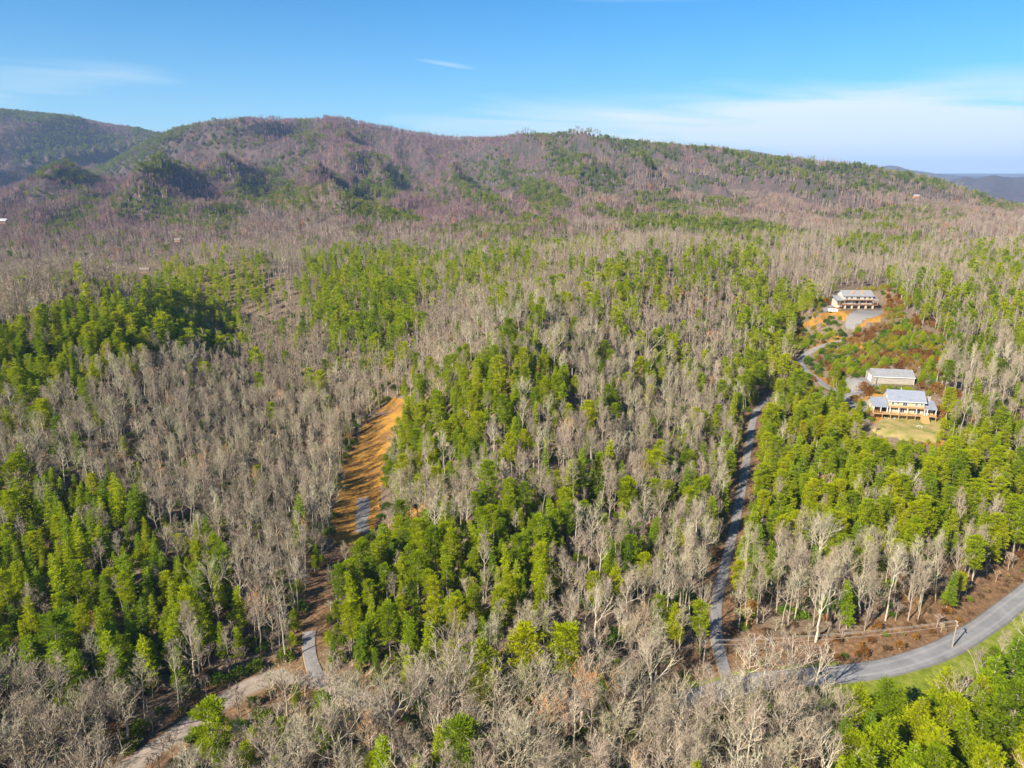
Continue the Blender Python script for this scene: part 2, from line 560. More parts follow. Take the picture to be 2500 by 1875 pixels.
def ground_mat():
    M = Mat('forest_ground', 0.95, 0.1)
    geo = M.node('ShaderNodeNewGeometry')
    pos = geo.outputs['Position']
    n1 = M.noise(0.9, 6, vec=pos, rough=0.65)
    n2 = M.noise(0.06, 4, vec=pos)
    n3 = M.noise(7.0, 4, vec=pos, rough=0.7)
    litter = M.ramp(n1, [(0.25, (0.075, 0.058, 0.042)), (0.5, (0.16, 0.12, 0.082)), (0.75, (0.27, 0.20, 0.135))])
    litter = M.mix(M.math('MULTIPLY', n2, 0.7, True), litter, (0.85, 0.72, 0.62), 'MULTIPLY')
    # canopy of woods too far off to tell a tree
    far_n = M.noise(0.02, 6, vec=pos, rough=0.7)
    canopy = M.ramp(far_n, [(0.35, (0.03, 0.042, 0.025)), (0.5, (0.062, 0.048, 0.045)), (0.7, (0.105, 0.068, 0.068))])
    dirt = M.ramp(M.noise(0.16, 7, vec=pos, rough=0.7), [(0.28, (0.10, 0.055, 0.022)), (0.42, (0.21, 0.105, 0.026)), (0.56, (0.34, 0.165, 0.026)), (0.72, (0.42, 0.225, 0.04))])
    dirt = M.mix(M.math('MULTIPLY', M.math('SUBTRACT', M.noise(0.55, 5, vec=pos, rough=0.75, dist=1.2), 0.52, True), 4.0, True), dirt, (0.17, 0.13, 0.07))
    grass = M.ramp(M.noise(0.5, 6, vec=pos, rough=0.65), [(0.25, (0.08, 0.10, 0.015)), (0.5, (0.16, 0.19, 0.02)), (0.75, (0.28, 0.26, 0.06))])
    lawn = M.ramp(M.noise(0.22, 5, vec=pos, rough=0.6), [(0.3, (0.16, 0.17, 0.035)), (0.5, (0.29, 0.235, 0.08)), (0.72, (0.42, 0.29, 0.13))])
    gravel = M.ramp(n3, [(0.25, (0.12, 0.105, 0.10)), (0.5, (0.20, 0.185, 0.17)), (0.75, (0.28, 0.25, 0.22))])
    rust = M.ramp(n1, [(0.25, (0.075, 0.045, 0.028)), (0.5, (0.165, 0.095, 0.050)), (0.75, (0.31, 0.175, 0.075))])
    c = litter
    edge = M.noise(1.6, 4, vec=pos, rough=0.7)

    def soft(a):
        s = M.math('ADD', M.attr(a), M.math('MULTIPLY', M.math('SUBTRACT', edge, 0.5), 0.8))
        return M.math('MULTIPLY', M.math('SUBTRACT', s, 0.32), 3.0, True)
    c = M.mix(M.attr('far'), c, canopy)
    c = M.mix(soft('rust'), c, rust)
    c = M.mix(soft('grass'), c, grass)
    c = M.mix(soft('dirt'), c, dirt)
    c = M.mix(soft('lawn'), c, lawn)
    c = M.mix(soft('gravel'), c, gravel)
    fine = M.math('ADD', M.math('MULTIPLY', n3, 0.7), 0.65)
    hs = M.node('ShaderNodeHueSaturation')
    M.L.new(c, hs.inputs['Color'])
    M.L.new(fine, hs.inputs['Value'])
    M.color(hs.outputs[0])
    M.bump(n1, 0.7, 0.5)
    return M.m


def asphalt_mat():
    M = Mat('worn_asphalt', 0.8, 0.3)
    geo = M.node('ShaderNodeNewGeometry')
    pos = geo.outputs['Position']
    n = M.noise(0.25, 5, vec=pos, rough=0.6)
    f = M.noise(9.0, 3, vec=pos)
    c = M.ramp(n, [(0.3, (0.17, 0.165, 0.165)), (0.6, (0.25, 0.24, 0.235)), (0.8, (0.31, 0.295, 0.28))])
    c = M.mix(M.math('MULTIPLY', f, 0.5), c, (0.6, 0.6, 0.62), 'MULTIPLY')
    # wheel tracks polished paler, crumbled edges darker
    uv = M.node('ShaderNodeUVMap')
    uv.uv_map = 'across'
    sep = M.node('ShaderNodeSeparateXYZ')
    M.L.new(uv.outputs[0], sep.inputs[0])
    w = M.math('ABSOLUTE', M.math('SUBTRACT', M.math('ABSOLUTE', sep.outputs[0]), 0.48))
    tr = M.math('SUBTRACT', 1.0, M.math('MULTIPLY', w, 5.0), True)
    c = M.mix(M.math('MULTIPLY', tr, 0.35), c, (0.36, 0.34, 0.33))
    e = M.math('MULTIPLY', M.math('SUBTRACT', M.math('ABSOLUTE', sep.outputs[0]), 0.9), 8.0, True)
    c = M.mix(M.math('MULTIPLY', e, 0.6), c, (0.10, 0.09, 0.07))
    M.color(c)
    M.bump(f, 0.3, 0.02)
    return M.m


def track_mat(name, a, b, mid):
    M = Mat(name, 0.95, 0.15)
    geo = M.node('ShaderNodeNewGeometry')
    pos = geo.outputs['Position']
    n = M.noise(0.7, 6, vec=pos, rough=0.65)
    f = M.noise(11.0, 3, vec=pos)
    c = M.ramp(n, [(0.3, a), (0.7, b)])
    uv = M.node('ShaderNodeUVMap')
    uv.uv_map = 'across'
    sep = M.node('ShaderNodeSeparateXYZ')
    M.L.new(uv.outputs[0], sep.inputs[0])
    w = M.math('SUBTRACT', 1.0, M.math('MULTIPLY', M.math('ABSOLUTE', sep.outputs[0]), 4.0), True)
    c = M.mix(M.math('MULTIPLY', w, M.math('MULTIPLY', n, 1.1)), c, mid)
    e = M.math('MULTIPLY', M.math('SUBTRACT', M.math('ADD', M.math('ABSOLUTE', sep.outputs[0]), M.math('MULTIPLY', n, 0.5)), 1.0), 5.0, True)
    c = M.mix(e, c, mid)
    c = M.mix(M.math('MULTIPLY', f, 0.4), c, (0.6, 0.6, 0.6), 'MULTIPLY')
    M.color(c)
    M.bump(f, 0.5, 0.03)
    return M.m


def simple(name, rgb, rough=0.7, spec=0.3, var=0.25, scale=3.0, metallic=0.0):
    M = Mat(name, rough, spec)
    n = M.noise(scale, 4)
    dark = tuple(x * (1 - var) for x in rgb)
    lite = tuple(min(1, x * (1 + var * .6)) for x in rgb)
    M.color(M.ramp(n, [(0.3, dark), (0.7, lite)]))
    M.b.inputs['Metallic'].default_value = metallic
    return M.m


def metal_roof(name, rgb):
    M = Mat(name, 0.38, 0.5)
    tc = M.node('ShaderNodeTexCoord')
    wv = M.node('ShaderNodeTexWave', wave_type='BANDS', bands_direction='X', wave_profile='SIN')
    wv.inputs['Scale'].default_value = 2.2
    M.L.new(tc.outputs['Object'], wv.inputs['Vector'])
    n = M.noise(0.6, 4)
    c = M.ramp(n, [(0.3, tuple(x * 0.85 for x in rgb)), (0.7, tuple(min(1, x * 1.1) for x in rgb))])
    rib = M.math('GREATER_THAN', wv.outputs['Fac'], 0.93)
    c = M.mix(M.math('MULTIPLY', rib, 0.35), c, tuple(x * 0.6 for x in rgb))
    M.color(c)
    M.bump(wv.outputs['Fac'], 0.25, 0.03)
    return M.m


def log_wall(name, rgb):
    M = Mat(name, 0.75, 0.2)
    tc = M.node('ShaderNodeTexCoord')
    wv = M.node('ShaderNodeTexWave', wave_type='BANDS', bands_direction='Z', wave_profile='SAW')
    wv.inputs['Scale'].default_value = 1.1
    M.L.new(tc.outputs['Object'], wv.inputs['Vector'])
    n = M.noise(1.5, 4)
    c = M.ramp(n, [(0.3, tuple(x * 0.82 for x in rgb)), (0.7, rgb)])
    c = M.mix(M.math('MULTIPLY', M.math('GREATER_THAN', wv.outputs['Fac'], 0.85), 0.4), c, tuple(x * 0.55 for x in rgb))
    M.color(c)
    M.bump(wv.outputs['Fac'], 0.3, 0.03)
    return M.m


MB['ground'] = ground_mat()
MB['asphalt'] = asphalt_mat()
MB['gravel'] = track_mat('gravel_track', (0.15, 0.145, 0.15), (0.30, 0.28, 0.27), (0.24, 0.19, 0.14))
MB['tan_gravel'] = track_mat('tan_gravel_lane', (0.22, 0.175, 0.14), (0.36, 0.29, 0.235), (0.24, 0.165, 0.11))
MB['cream'] = log_wall('cream_siding', (0.50, 0.42, 0.28))
MB['white_wall'] = log_wall('white_siding', (0.54, 0.49, 0.41))
MB['barn_wall'] = metal_roof('barn_sheet_wall', (0.36, 0.31, 0.25))
MB['roof_blue'] = metal_roof('blue_grey_sheet_roof', (0.24, 0.25, 0.29))
MB['roof_grey'] = metal_roof('grey_sheet_roof', (0.26, 0.25, 0.245))
MB['wood_tan'] = simple('tan_deck_wood', (0.46, 0.27, 0.11), 0.7)
MB['wood_dark'] = simple('brown_deck_wood', (0.20, 0.10, 0.055), 0.7)
MB['white'] = simple('white_trim', (0.80, 0.78, 0.74), 0.5, var=0.08)
MB['far_roof'] = metal_roof('pale_weathered_roof', (0.40, 0.38, 0.36))
MB['stone'] = simple('tan_stone', (0.55, 0.42, 0.28), 0.9, var=0.5, scale=5)
MB['grey_stone'] = simple('grey_stone', (0.42, 0.38, 0.34), 0.9, var=0.5, scale=4)
MB['pole'] = simple('weathered_pole', (0.30, 0.26, 0.19), 0.85)
MB['wire'] = simple('power_wire', (0.40, 0.38, 0.34), 0.5)
MB['dark_metal'] = simple('dark_metal', (0.05, 0.05, 0.055), 0.5)
MB['rubber'] = simple('tyre_rubber', (0.03, 0.03, 0.03), 0.9)
MB['orange_wall'] = log_wall('orange_log_wall', (0.62, 0.24, 0.09))
MB['log'] = simple('cut_log', (0.24, 0.19, 0.16), 0.9, var=0.5)
gl = Mat('window_glass', 0.08, 0.6)
gl.color((0.03, 0.045, 0.07))
MB['glass'] = gl.m

# ------------------------------------------------------------------ mesh builder


class Mesh:
    def __init__(self):
        self.v, self.f, self.mi = [], [], []
        self.cur = 0

    def add(self, vs, fs):
        o = len(self.v)
        self.v.extend(vs)
        for f in fs:
            self.f.append(tuple(i + o for i in f))
            self.mi.append(self.cur)

    def box(self, x0, x1, y0, y1, z0, z1):
        self.add([(x0, y0, z0), (x1, y0, z0), (x1, y1, z0), (x0, y1, z0), (x0, y0, z1), (x1, y0, z1), (x1, y1, z1), (x0, y1, z1)],
                 [(0, 3, 2, 1), (4, 5, 6, 7), (0, 1, 5, 4), (1, 2, 6, 5), (2, 3, 7, 6), (3, 0, 4, 7)])

    def tube(self, pts, radii, sides=5, cap=False):
        pts = [np.array(p, float) for p in pts]
        vs, fs = [], []
        n = len(pts)
        for i, p in enumerate(pts):
            d = pts[min(i + 1, n - 1)] - pts[max(i - 1, 0)]
            d = d / (np.linalg.norm(d) + 1e-9)
            ref = np.array([0, 0, 1.]) if abs(d[2]) < 0.9 else np.array([1., 0, 0])
            a = np.cross(d, ref); a /= np.linalg.norm(a)
            b = np.cross(d, a)
            for k in range(sides):
                t = 2 * math.pi * k / sides
                q = p + radii[i] * (math.cos(t) * a + math.sin(t) * b)
                vs.append(tuple(q))
        for i in range(n - 1):
            for k in range(sides):
                k2 = (k + 1) % sides
                fs.append((i * sides + k, i * sides + k2, (i + 1) * sides + k2, (i + 1) * sides + k))
        if cap:
            fs.append(tuple(range((n - 1) * sides, n * sides)))
            fs.append(tuple(range(sides))[::-1])
        self.add(vs, fs)

    def tri(self, a, b, c):
        self.add([tuple(a), tuple(b), tuple(c)], [(0, 1, 2)])

    def blade(self, p, q, w, side):
        """thin pointed ribbon from p to q"""
        s = side * w
        self.add([tuple(p - s), tuple(p + s), tuple(q)], [(0, 1, 2)])

    def mesh(self, name, mats, smooth=False):
        me = bpy.data.meshes.new(name)
        me.from_pydata([tuple(map(float, p)) for p in self.v], [], self.f)
        for m in (mats if isinstance(mats, (list, tuple)) else [mats]):
            me.materials.append(m)
        if any(self.mi):
            me.polygons.foreach_set('material_index', self.mi)
        if smooth:
            me.polygons.foreach_set('use_smooth', [True] * len(me.polygons))
        me.update()
        return me

    def obj(self, name, mats, parent=None, smooth=False):
        o = bpy.data.objects.new(name, self.mesh(name, mats, smooth))
        COL.objects.link(o)
        if parent is not None:
            o.parent = parent
        return o


def tag(o, label=None, cat=None, group=None, kind=None):
    if label: o['label'] = label
    if cat: o['category'] = cat
    if group: o['group'] = group
    if kind: o['kind'] = kind
    return o


def empty(name, loc, rz=0.0, scale=(1, 1, 1)):
    o = bpy.data.objects.new(name, None)
    COL.objects.link(o)
    o.location = loc
    o.rotation_euler = (0, 0, rz)
    o.scale = scale
    o.empty_display_size = 0.5
    return o


# ------------------------------------------------------------------ ground sheet
CLEARING = [(962, 965), (1000, 978), (965, 1050), (945, 1110), (932, 1180), (928, 1250), (915, 1310), (872, 1350), (828, 1410), (790, 1470), (768, 1540),
            (746, 1545), (764, 1450), (790, 1370), (815, 1300), (818, 1230), (830, 1170), (855, 1100), (882, 1050), (925, 1003)]
DIRTY = [CLEARING[:6] + [(905, 1335), (860, 1350), (815, 1330)] + CLEARING[-6:],
         [(1000, 1245), (1090, 1195), (1140, 1185), (1150, 1205), (1080, 1235), (1000, 1275), (960, 1290)],
         [(1945, 815), (1960, 790), (1985, 778), (2000, 765), (2030, 735), (2045, 722), (2062, 728), (2050, 760), (2010, 790), (1985, 795), (1965, 800), (1952, 820)],
         [(2035, 765), (2075, 752), (2080, 775), (2060, 785)],
         [(2000, 840), (2040, 818), (2062, 816), (2052, 834), (1975, 860), (1948, 874)],
         [(2150, 758), (2168, 748), (2164, 774), (2130, 786), (2100, 802), (2088, 800), (2120, 782)],
         [(2150, 708), (2165, 712), (2185, 735), (2175, 738)],
         [(2090, 830), (2105, 832), (2108, 850), (2100, 862), (2092, 845)],
         [(1960, 905), (1975, 900), (2035, 935), (2045, 955), (2030, 950)],
         [(2110, 955), (2175, 955), (2180, 975), (2110, 975)],
         [(2200, 1060), (2300, 1058), (2310, 1090), (2290, 1095), (2240, 1078)],
         [(2140, 1000), (2150, 990), (2175, 1010), (2165, 1035), (2130, 1040)]]
GRAVEL = [[(2065, 925), (2130, 915), (2150, 925), (2145, 955), (2105, 965), (2065, 960)],
          [(2108, 975), (2150, 968), (2170, 990), (2150, 1000), (2105, 995)],
          [(2070, 775), (2078, 758), (2158, 755), (2156, 764), (2125, 778), (2090, 796), (2066, 800)],
          [(872, 1215), (895, 1210), (905, 1260), (900, 1300), (875, 1300), (870, 1260)]]
LAWN = [[(2128, 1050), (2150, 1022), (2200, 1018), (2290, 1020), (2305, 1045), (2300, 1075), (2270, 1080), (2200, 1072), (2150, 1062)]]
MAINROAD = ROADS[0]['pts']
k140 = MAINROAD[:, 0] > 42


def build_ground():
    ang = np.concatenate([np.linspace(-180, -50, 40)[:-1], np.linspace(-50, 50, 760), np.linspace(50, 180, 40)[1:-1]])
    rr = np.concatenate([np.linspace(2, 60, 14)[:-1], np.exp(np.arange(math.log(60), math.log(520), 0.0042)),
                         np.exp(np.arange(math.log(520), math.log(5200), 0.0105)), np.exp(np.linspace(math.log(5250), math.log(25000), 46))])
    A, RR = np.meshgrid(np.radians(ang), rr)
    X = RR * np.sin(A); Y = RR * np.cos(A)
    nr, nc = X.shape
    x, y = X.ravel(), Y.ravel()
    z = height(x, y)
    me = bpy.data.meshes.new('ground')
    n = len(x)
    i = np.arange(nr - 1)[:, None] * nc
    j = np.arange(nc)[None, :]
    j2 = (j + 1) % nc
    quads = np.stack([i + j, i + j2, i + nc + j2, i + nc + j], -1).reshape(-1, 4)[:, ::-1]
    me.vertices.add(n)
    me.vertices.foreach_set('co', np.column_stack([x, y, z]).astype(np.float32).ravel())
    me.loops.add(quads.size)
    me.loops.foreach_set('vertex_index', quads.astype(np.int32).ravel())
    me.polygons.add(len(quads))
    me.polygons.foreach_set('loop_start', np.arange(0, quads.size, 4, dtype=np.int32))
    me.polygons.foreach_set('use_smooth', np.ones(len(quads), bool))
    me.update(calc_edges=True)
    me.validate()
    near = (y > 60) & (y < 620) & (np.abs(x) < y * 1.1)
    u, v, _ = proj(x, y, z)
    att = {k: np.zeros(n, np.float32) for k in ('dirt', 'gravel', 'lawn', 'grass', 'rust', 'far')}
    un, vn = u[near], v[near]
    xn, yn = x[near], y[near]

    def put(name, m):
        t = att[name][near]
        t[m] = 1
        att[name][near] = t
    wu = un + (vnoise(xn / 5, yn / 5, 70) - .5) * 14
    wv = vn + (vnoise(xn / 5, yn / 5, 71) - .5) * 8
    for nm, polys in (('dirt', DIRTY), ('gravel', GRAVEL), ('lawn', LAWN)):
        for p in polys:
            put(nm, in_poly(p, wu, wv))
    # verges of the paved road
    d, _ = seg_dist(xn, yn, MAINROAD[::2])
    ax = xn - np.interp(yn, [0, 1], [0, 0])
    right = xn > 38
    south = (vn > np.interp(un, [1700, 2060, 2300, 2500, 2700], [1662, 1645, 1585, 1455, 1335]))
    put('grass', right & south & (d < 9.5) & (yn > 90))
    put('grass', right & ~south & (d < 4.2) & (un < 2100) & (vnoise(xn / 3, yn / 3, 12) > .45))
    put('rust', right & ~south & (d < 9 + 6 * vnoise(xn / 9, yn / 9, 4)))
    put('rust', (xn < -22) & (d < 6 + 4 * vnoise(xn / 9, yn / 9, 5)))
    d2, _ = seg_dist(xn, yn, ROADS[1]['pts'][::2])
    put('rust', d2 < 5.0)
    d3, _ = seg_dist(xn, yn, ROADS[2]['pts'][::2])
    put('rust', ((d3 < 5.0) | in_poly(CLEARING, wu, wv)) & (att['dirt'][near] < .5))
    put('rust', in_poly([(1960, 1350), (2500, 1250), (2500, 1450), (2300, 1560), (2050, 1600), (1800, 1600), (1850, 1450)], un, vn) & (vnoise(xn / 8, yn / 8, 9) > .35))
    att['far'][:] = np.maximum(sstep(3600, 4600, y), 0.92 * sstep(700, 1300, y))
    for k, a in att.items():
        t = me.attributes.new(k, 'FLOAT', 'POINT')
        t.data.foreach_set('value', a)
    me.materials.append(MB['ground'])
    o = bpy.data.objects.new('ground', me)
    COL.objects.link(o)
    tag(o, kind='structure')
    return o


build_ground()


def build_road(rd, name, mat, i0=0, i1=None, lift=0.0, over=0.0):
    P = rd['pts'][i0:i1]
    hw = rd['hw'] + over
    n = len(P)
    T = np.gradient(P[:, :2], axis=0)
    T /= np.linalg.norm(T, axis=1)[:, None]
    Nn = np.column_stack([-T[:, 1], T[:, 0]])
    offs = [-1.25, -1.0, -0.5, 0, 0.5, 1.0, 1.25]
    zof = [-0.35, 0.0, 0.03, 0.05, 0.03, 0.0, -0.35]
    vs, fs, uv = [], [], []
    wob = [vnoise(np.arange(n) / 3.0 + 40 * k, np.zeros(n), 60 + k) for k in range(2)]
    for i in range(n):
        for k, (o, dz) in enumerate(zip(offs, zof)):
            w = hw * o + (0.35 * (wob[0 if o < 0 else 1][i] - .5) * (1 if abs(o) >= 1 else 0))
            p = P[i, :2] + Nn[i] * w
            vs.append((p[0], p[1], P[i, 2] + dz + lift))
            uv.append((o, i * 0.1))
    m = len(offs)
    for i in range(n - 1):
        for k in range(m - 1):
            fs.append((i * m + k, (i + 1) * m + k, (i + 1) * m + k + 1, i * m + k + 1))
    me = bpy.data.meshes.new(name)
    me.from_pydata(vs, [], [f[::-1] for f in fs])
    l = me.uv_layers.new(name='across')
    for lp in me.loops:
        l.data[lp.index].uv = uv[lp.vertex_index]
    me.materials.append(mat)
    me.update()
    o = bpy.data.objects.new(name, me)
    COL.objects.link(o)
    tag(o, kind='structure')
    return o


mp = ROADS[0]['pts']
cut = int(np.argmin(np.abs(mp[:, 0] - 35)))
cut2 = int(np.argmin(np.abs(mp[:, 0] + 24)))
build_road(ROADS[0], 'road', MB['asphalt'], 0, cut + 1)
build_road(ROADS[0], 'lane', MB['tan_gravel'], cut2, None, -0.004)
build_road(ROADS[1], 'side_road', MB['gravel'], 0, None, -0.02)
gp = ROADS[2]['pts']
_, gv, _ = proj(gp[:, 0], gp[:, 1], gp[:, 2])
build_road(ROADS[2], 'gravel_track', MB['gravel'], 0, int(np.argmin(np.abs(gv - 1520))), 0.02)
for k in (3, 4, 5, 6):
    build_road(ROADS[k], 'driveway', MB['gravel'], 0, None, 0.012 * (k - 2))

# ------------------------------------------------------------------ tree prototypes


def norm(v):
    return v / (np.linalg.norm(v) + 1e-9)


def perp(d, rng):
    r = np.array([rng.gauss(0, 1), rng.gauss(0, 1), rng.gauss(0, 1)])
    return norm(np.cross(d, r))


def bare_tree(seed, H, style, lod):
    """leafless hardwood: (trunk, crown) builders. lod 0 near, 1 middle distance, 2 far"""
    rng = random.Random(seed)
    tr, cr = Mesh(), Mesh()
    thick = (1.0, 1.9, 3.4)[lod]
    if style == 'vase':
        th, r0, spread, n1 = 0.34 * H, 0.0155 * H, 0.62, (9, 7, 5)[lod]
    elif style == 'broad':
        th, r0, spread, n1 = 0.28 * H, 0.0165 * H, 0.85, (10, 7, 5)[lod]
    else:
        th, r0, spread, n1 = 0.52 * H, 0.0085 * H, 0.82, (11, 8, 5)[lod]
    lean = np.array([rng.gauss(0, .035), rng.gauss(0, .035), 1.0])
    pts, rad = [np.array([0, 0, -0.6])], [r0 * 1.25]
    p = np.array([0., 0, 0])
    top = H * (0.93 if style == 'slim' else 0.72)
    n = (9, 6, 4)[lod]
    wob = np.array([0., 0, 0])
    for i in range(n + 1):
        t = i / n
        wob = wob + np.array([rng.gauss(0, .012 * H), rng.gauss(0, .012 * H), 0]) * (t > 0.25) * (0.45 if style == 'slim' else .6)
        pts.append(lean * (top * t) + wob)
        rad.append(r0 * (1 - t) ** 0.8 * 0.95 + 0.03 * thick)
    tr.tube(pts, [r * (1 if lod == 0 else 0.95 if lod == 1 else 1.7) for r in rad], (6, 4, 3)[lod])
    core = pts[1:]

    def at(t):
        f = t * (len(core) - 1)
        i = min(int(f), len(core) - 2)
        return core[i] + (core[i + 1] - core[i]) * (f - i)
    n2, n3, n4 = ((6, 4, 3), (5, 4, 0), (4, 2, 0))[lod]

    def limb(p, d, L, r, level):
        k = (4, 3, 2)[lod] if level == 1 else 2
        path, rr = [p], [r]
        q = p
        dd = d
        for i in range(k):
            dd = norm(dd + perp(dd, rng) * 0.15 + np.array([0, 0, 0.20]))
            q = q + dd * L / k
            path.append(q)
            rr.append(max(r * (1 - (i + 1) / k * 0.85), 0.012 * thick))
        if level == 1 and lod < 2:
            tr.tube(path, rr, 4 if lod == 0 else 3)
        elif level <= 2 and lod == 0:
            tr.tube(path, [q_ * 1.15 for q_ in rr], 3)
        else:
            sd = perp(dd, rng)
            for i in range(k):
                w = rr[i] * 1.5
                cr.add([tuple(path[i] - sd * w), tuple(path[i] + sd * w), tuple(path[i + 1] + sd * rr[i + 1]), tuple(path[i + 1] - sd * rr[i + 1])], [(0, 1, 2, 3)])
        return path

    def along(path, t):
        f = t * (len(path) - 1)
        i = min(int(f), len(path) - 2)
        return path[i] + (path[i + 1] - path[i]) * (f - i), norm(path[i + 1] - path[i])
    ph = rng.random() * 6.28
    t0 = th / top
    for i in range(n1):
        t = t0 + (1 - t0) * (i + 0.3 * rng.random()) / n1
        ph += 2.4 + rng.gauss(0, .3)
        tilt = spread * (1.2 - 0.75 * (t - t0) / (1 - t0)) + rng.gauss(0, .08)
        d = norm(np.array([math.cos(ph) * math.sin(tilt), math.sin(ph) * math.sin(tilt), math.cos(tilt)]))
        base = at(t)
        L = (H - base[2]) * (0.72 if style != 'slim' else 0.50) * (0.8 + .35 * rng.random())
        L = max(L, 0.12 * H)
        r1 = 0.0052 * H * (L / (0.3 * H)) ** .5 * (1 if lod == 0 else 1.4 if lod == 1 else 2.2)
        path = limb(base, d, L, r1, 1)
        for j in range(n2):
            s = 0.25 + 0.75 * (j + rng.random() * .6) / n2
            q, dq = along(path, min(s, 1))
            a2 = 0.55 + rng.random() * 0.35
            d2 = norm(dq * math.cos(a2) + perp(dq, rng) * math.sin(a2) + np.array([0, 0, .12]))
            L2 = L * (0.50 - 0.22 * s) * (0.8 + .4 * rng.random())
            path2 = limb(q, d2, L2, r1 * 0.42, 2)
            for m in range(n3):
                s2 = 0.15 + 0.85 * (m + rng.random() * .6) / n3
                q3, dq3 = along(path2, min(s2, 1))
                a3 = 0.45 + rng.random() * 0.5
                d3 = norm(dq3 * math.cos(a3) + perp(dq3, rng) * math.sin(a3) + np.array([0, 0, .15]))
                L3 = max(L2 * (0.62 - 0.2 * s2), 0.7) * (0.75 + .5 * rng.random())
                e3 = q3 + d3 * L3
                cr.blade(q3, e3, 0.030 * thick, perp(d3, rng))
                for w in range(n4):
                    s3 = 0.2 + 0.7 * rng.random()
                    q4 = q3 + d3 * L3 * s3
                    d4 = norm(d3 * 0.8 + perp(d3, rng) * 0.65 + np.array([0, 0, .15]))
                    cr.blade(q4, q4 + d4 * (0.5 + 0.7 * rng.random()) * (H / 20), 0.017 * thick, perp(d4, rng))
    return tr, cr


def tuft(cr, c, rad, n, rng, out, flat=0.55, size=0.6, up=0.5):
    """clump of needles: small pointed faces around c"""
    for k in range(n):
        d = np.array([rng.gauss(0, 1), rng.gauss(0, 1), rng.gauss(0, 1) * flat])
        d = norm(d)
        p = c + d * rad * (0.25 + 0.75 * rng.random()) * np.array([1, 1, flat])
        g = norm(d * 0.7 + out * 0.55 + np.array([0, 0, up]))
        L = size * (0.6 + 0.8 * rng.random())
        sd = norm(perp(g, rng) * np.array([1, 1, 0.45]))
        cr.add([tuple(p - sd * L * .28), tuple(p + sd * L * .28), tuple(p + g * L * 1.05)], [(0, 1, 2)])


def pine_tree(seed, H, style, lod):
    rng = random.Random(seed)
    tr, cr = Mesh(), Mesh()
    r0 = 0.013 * H
    lean = np.array([rng.gauss(0, .03), rng.gauss(0, .03), 1.0])
    n = (8, 5, 3)[lod]
    pts = [np.array([0, 0, -0.6])] + [lean * (H * 0.97 * i / n) + np.array([rng.gauss(0, .08), rng.gauss(0, .08), 0]) * (i > 1) for i in range(n + 1)]
    rad = [r0 * 1.2] + [r0 * (1 - i / n) ** .9 + .03 for i in range(n + 1)]
    tr.tube(pts, [r * (1, 1.2, 1.6)[lod] for r in rad], (6, 4, 3)[lod])
    if style == 'round':
        c0, Rm = 0.40, 0.185 * H
        nb = (56, 24, 12)[lod]
        for i in range(nb):
            t = (i + rng.random()) / nb
            hgt = H * (c0 + (0.985 - c0) * t)
            prof = math.sqrt(max(0.02, 1 - (max(0, t - 0.30) / 0.72) ** 2.2)) * (0.55 + 0.45 * min(1, t / 0.3))
            ph = i * 2.399 + rng.gauss(0, .35)
            L = Rm * prof * (0.62 + 0.5 * rng.random())
            d = norm(np.array([math.cos(ph), math.sin(ph), 0.12 + 0.55 * t]))
            b = lean * hgt
            tip = b + d * L
            if lod < 2:
                s = perp(d, rng)
                tr.add([tuple(b - s * .05), tuple(b + s * .05), tuple(tip)], [(0, 1, 2)])
            nc = (5, 3, 2)[lod]
            for k in range(nc):
                s = 0.40 + 0.60 * (k + rng.random() * .5) / nc
                c = b + d * L * s + np.array([rng.gauss(0, .35), rng.gauss(0, .35), rng.gauss(0.1, .2)]) * (H / 17)
                tuft(cr, c, (0.62, 1.0, 1.6)[lod] * H / 17, (20, 13, 7)[lod], rng, d, 0.42, (0.37, 0.72, 1.6)[lod] * H / 17, 0.45)
        tuft(cr, lean * H * 0.97, 0.9, (22, 12, 8)[lod], rng, np.array([0, 0, 1.]), 0.8, (0.5, .95, 1.6)[lod], 0.8)
    else:
        # cone: tiers of nearly level boughs
        c0 = 0.16 if style == 'cone' else 0.34
        Rm = (0.145 if style == 'cone' else 0.19) * H
        tiers = (17, 10, 6)[lod]
        for i in range(tiers):
            t = (i + 0.4 * rng.random()) / tiers
            hgt = H * (c0 + (0.97 - c0) * t)
            Lr = Rm * (1 - t) ** 0.75 * (0.8 + .35 * rng.random()) + 0.25
            if style == 'tiered':
                Lr *= 0.65 + 0.6 * rng.random()
            nb = max(3, int((6.5, 5, 4)[lod] * (0.6 + .5 * (1 - t))))
            ph0 = rng.random() * 6.28
            for j in range(nb):
                ph = ph0 + 6.283 * j / nb + rng.gauss(0, .25)
                L = Lr * (0.7 + 0.45 * rng.random())
                d = norm(np.array([math.cos(ph), math.sin(ph), rng.gauss(-0.02, .10) + 0.35 * t]))
                b = lean * (hgt + rng.gauss(0, .15))
                if lod == 0:
                    s = perp(d, rng)
                    tr.add([tuple(b - s * .035), tuple(b + s * .035), tuple(b + d * L)], [(0, 1, 2)])
                nc = max(1, int(((4.6, 3, 2)[lod]) * L / Rm + .8))
                for k in range(nc):
                    s = 0.25 + 0.75 * (k + 0.5 * rng.random()) / nc
                    c = b + d * L * s + np.array([rng.gauss(0, .15), rng.gauss(0, .15), rng.gauss(0, .1)])
                    tuft(cr, c, (0.62, 0.9, 1.3)[lod] * (1.15 - .3 * s) * H / 16, (17, 10, 6)[lod], rng, d, 0.34, (0.37, 0.70, 1.4)[lod] * H / 16, 0.18)
        tuft(cr, lean * H * 0.96, 0.45, 8, rng, np.array([0, 0, 1.]), 1.2, (0.5, .9, 1.5)[lod], 1.0)
    return tr, cr


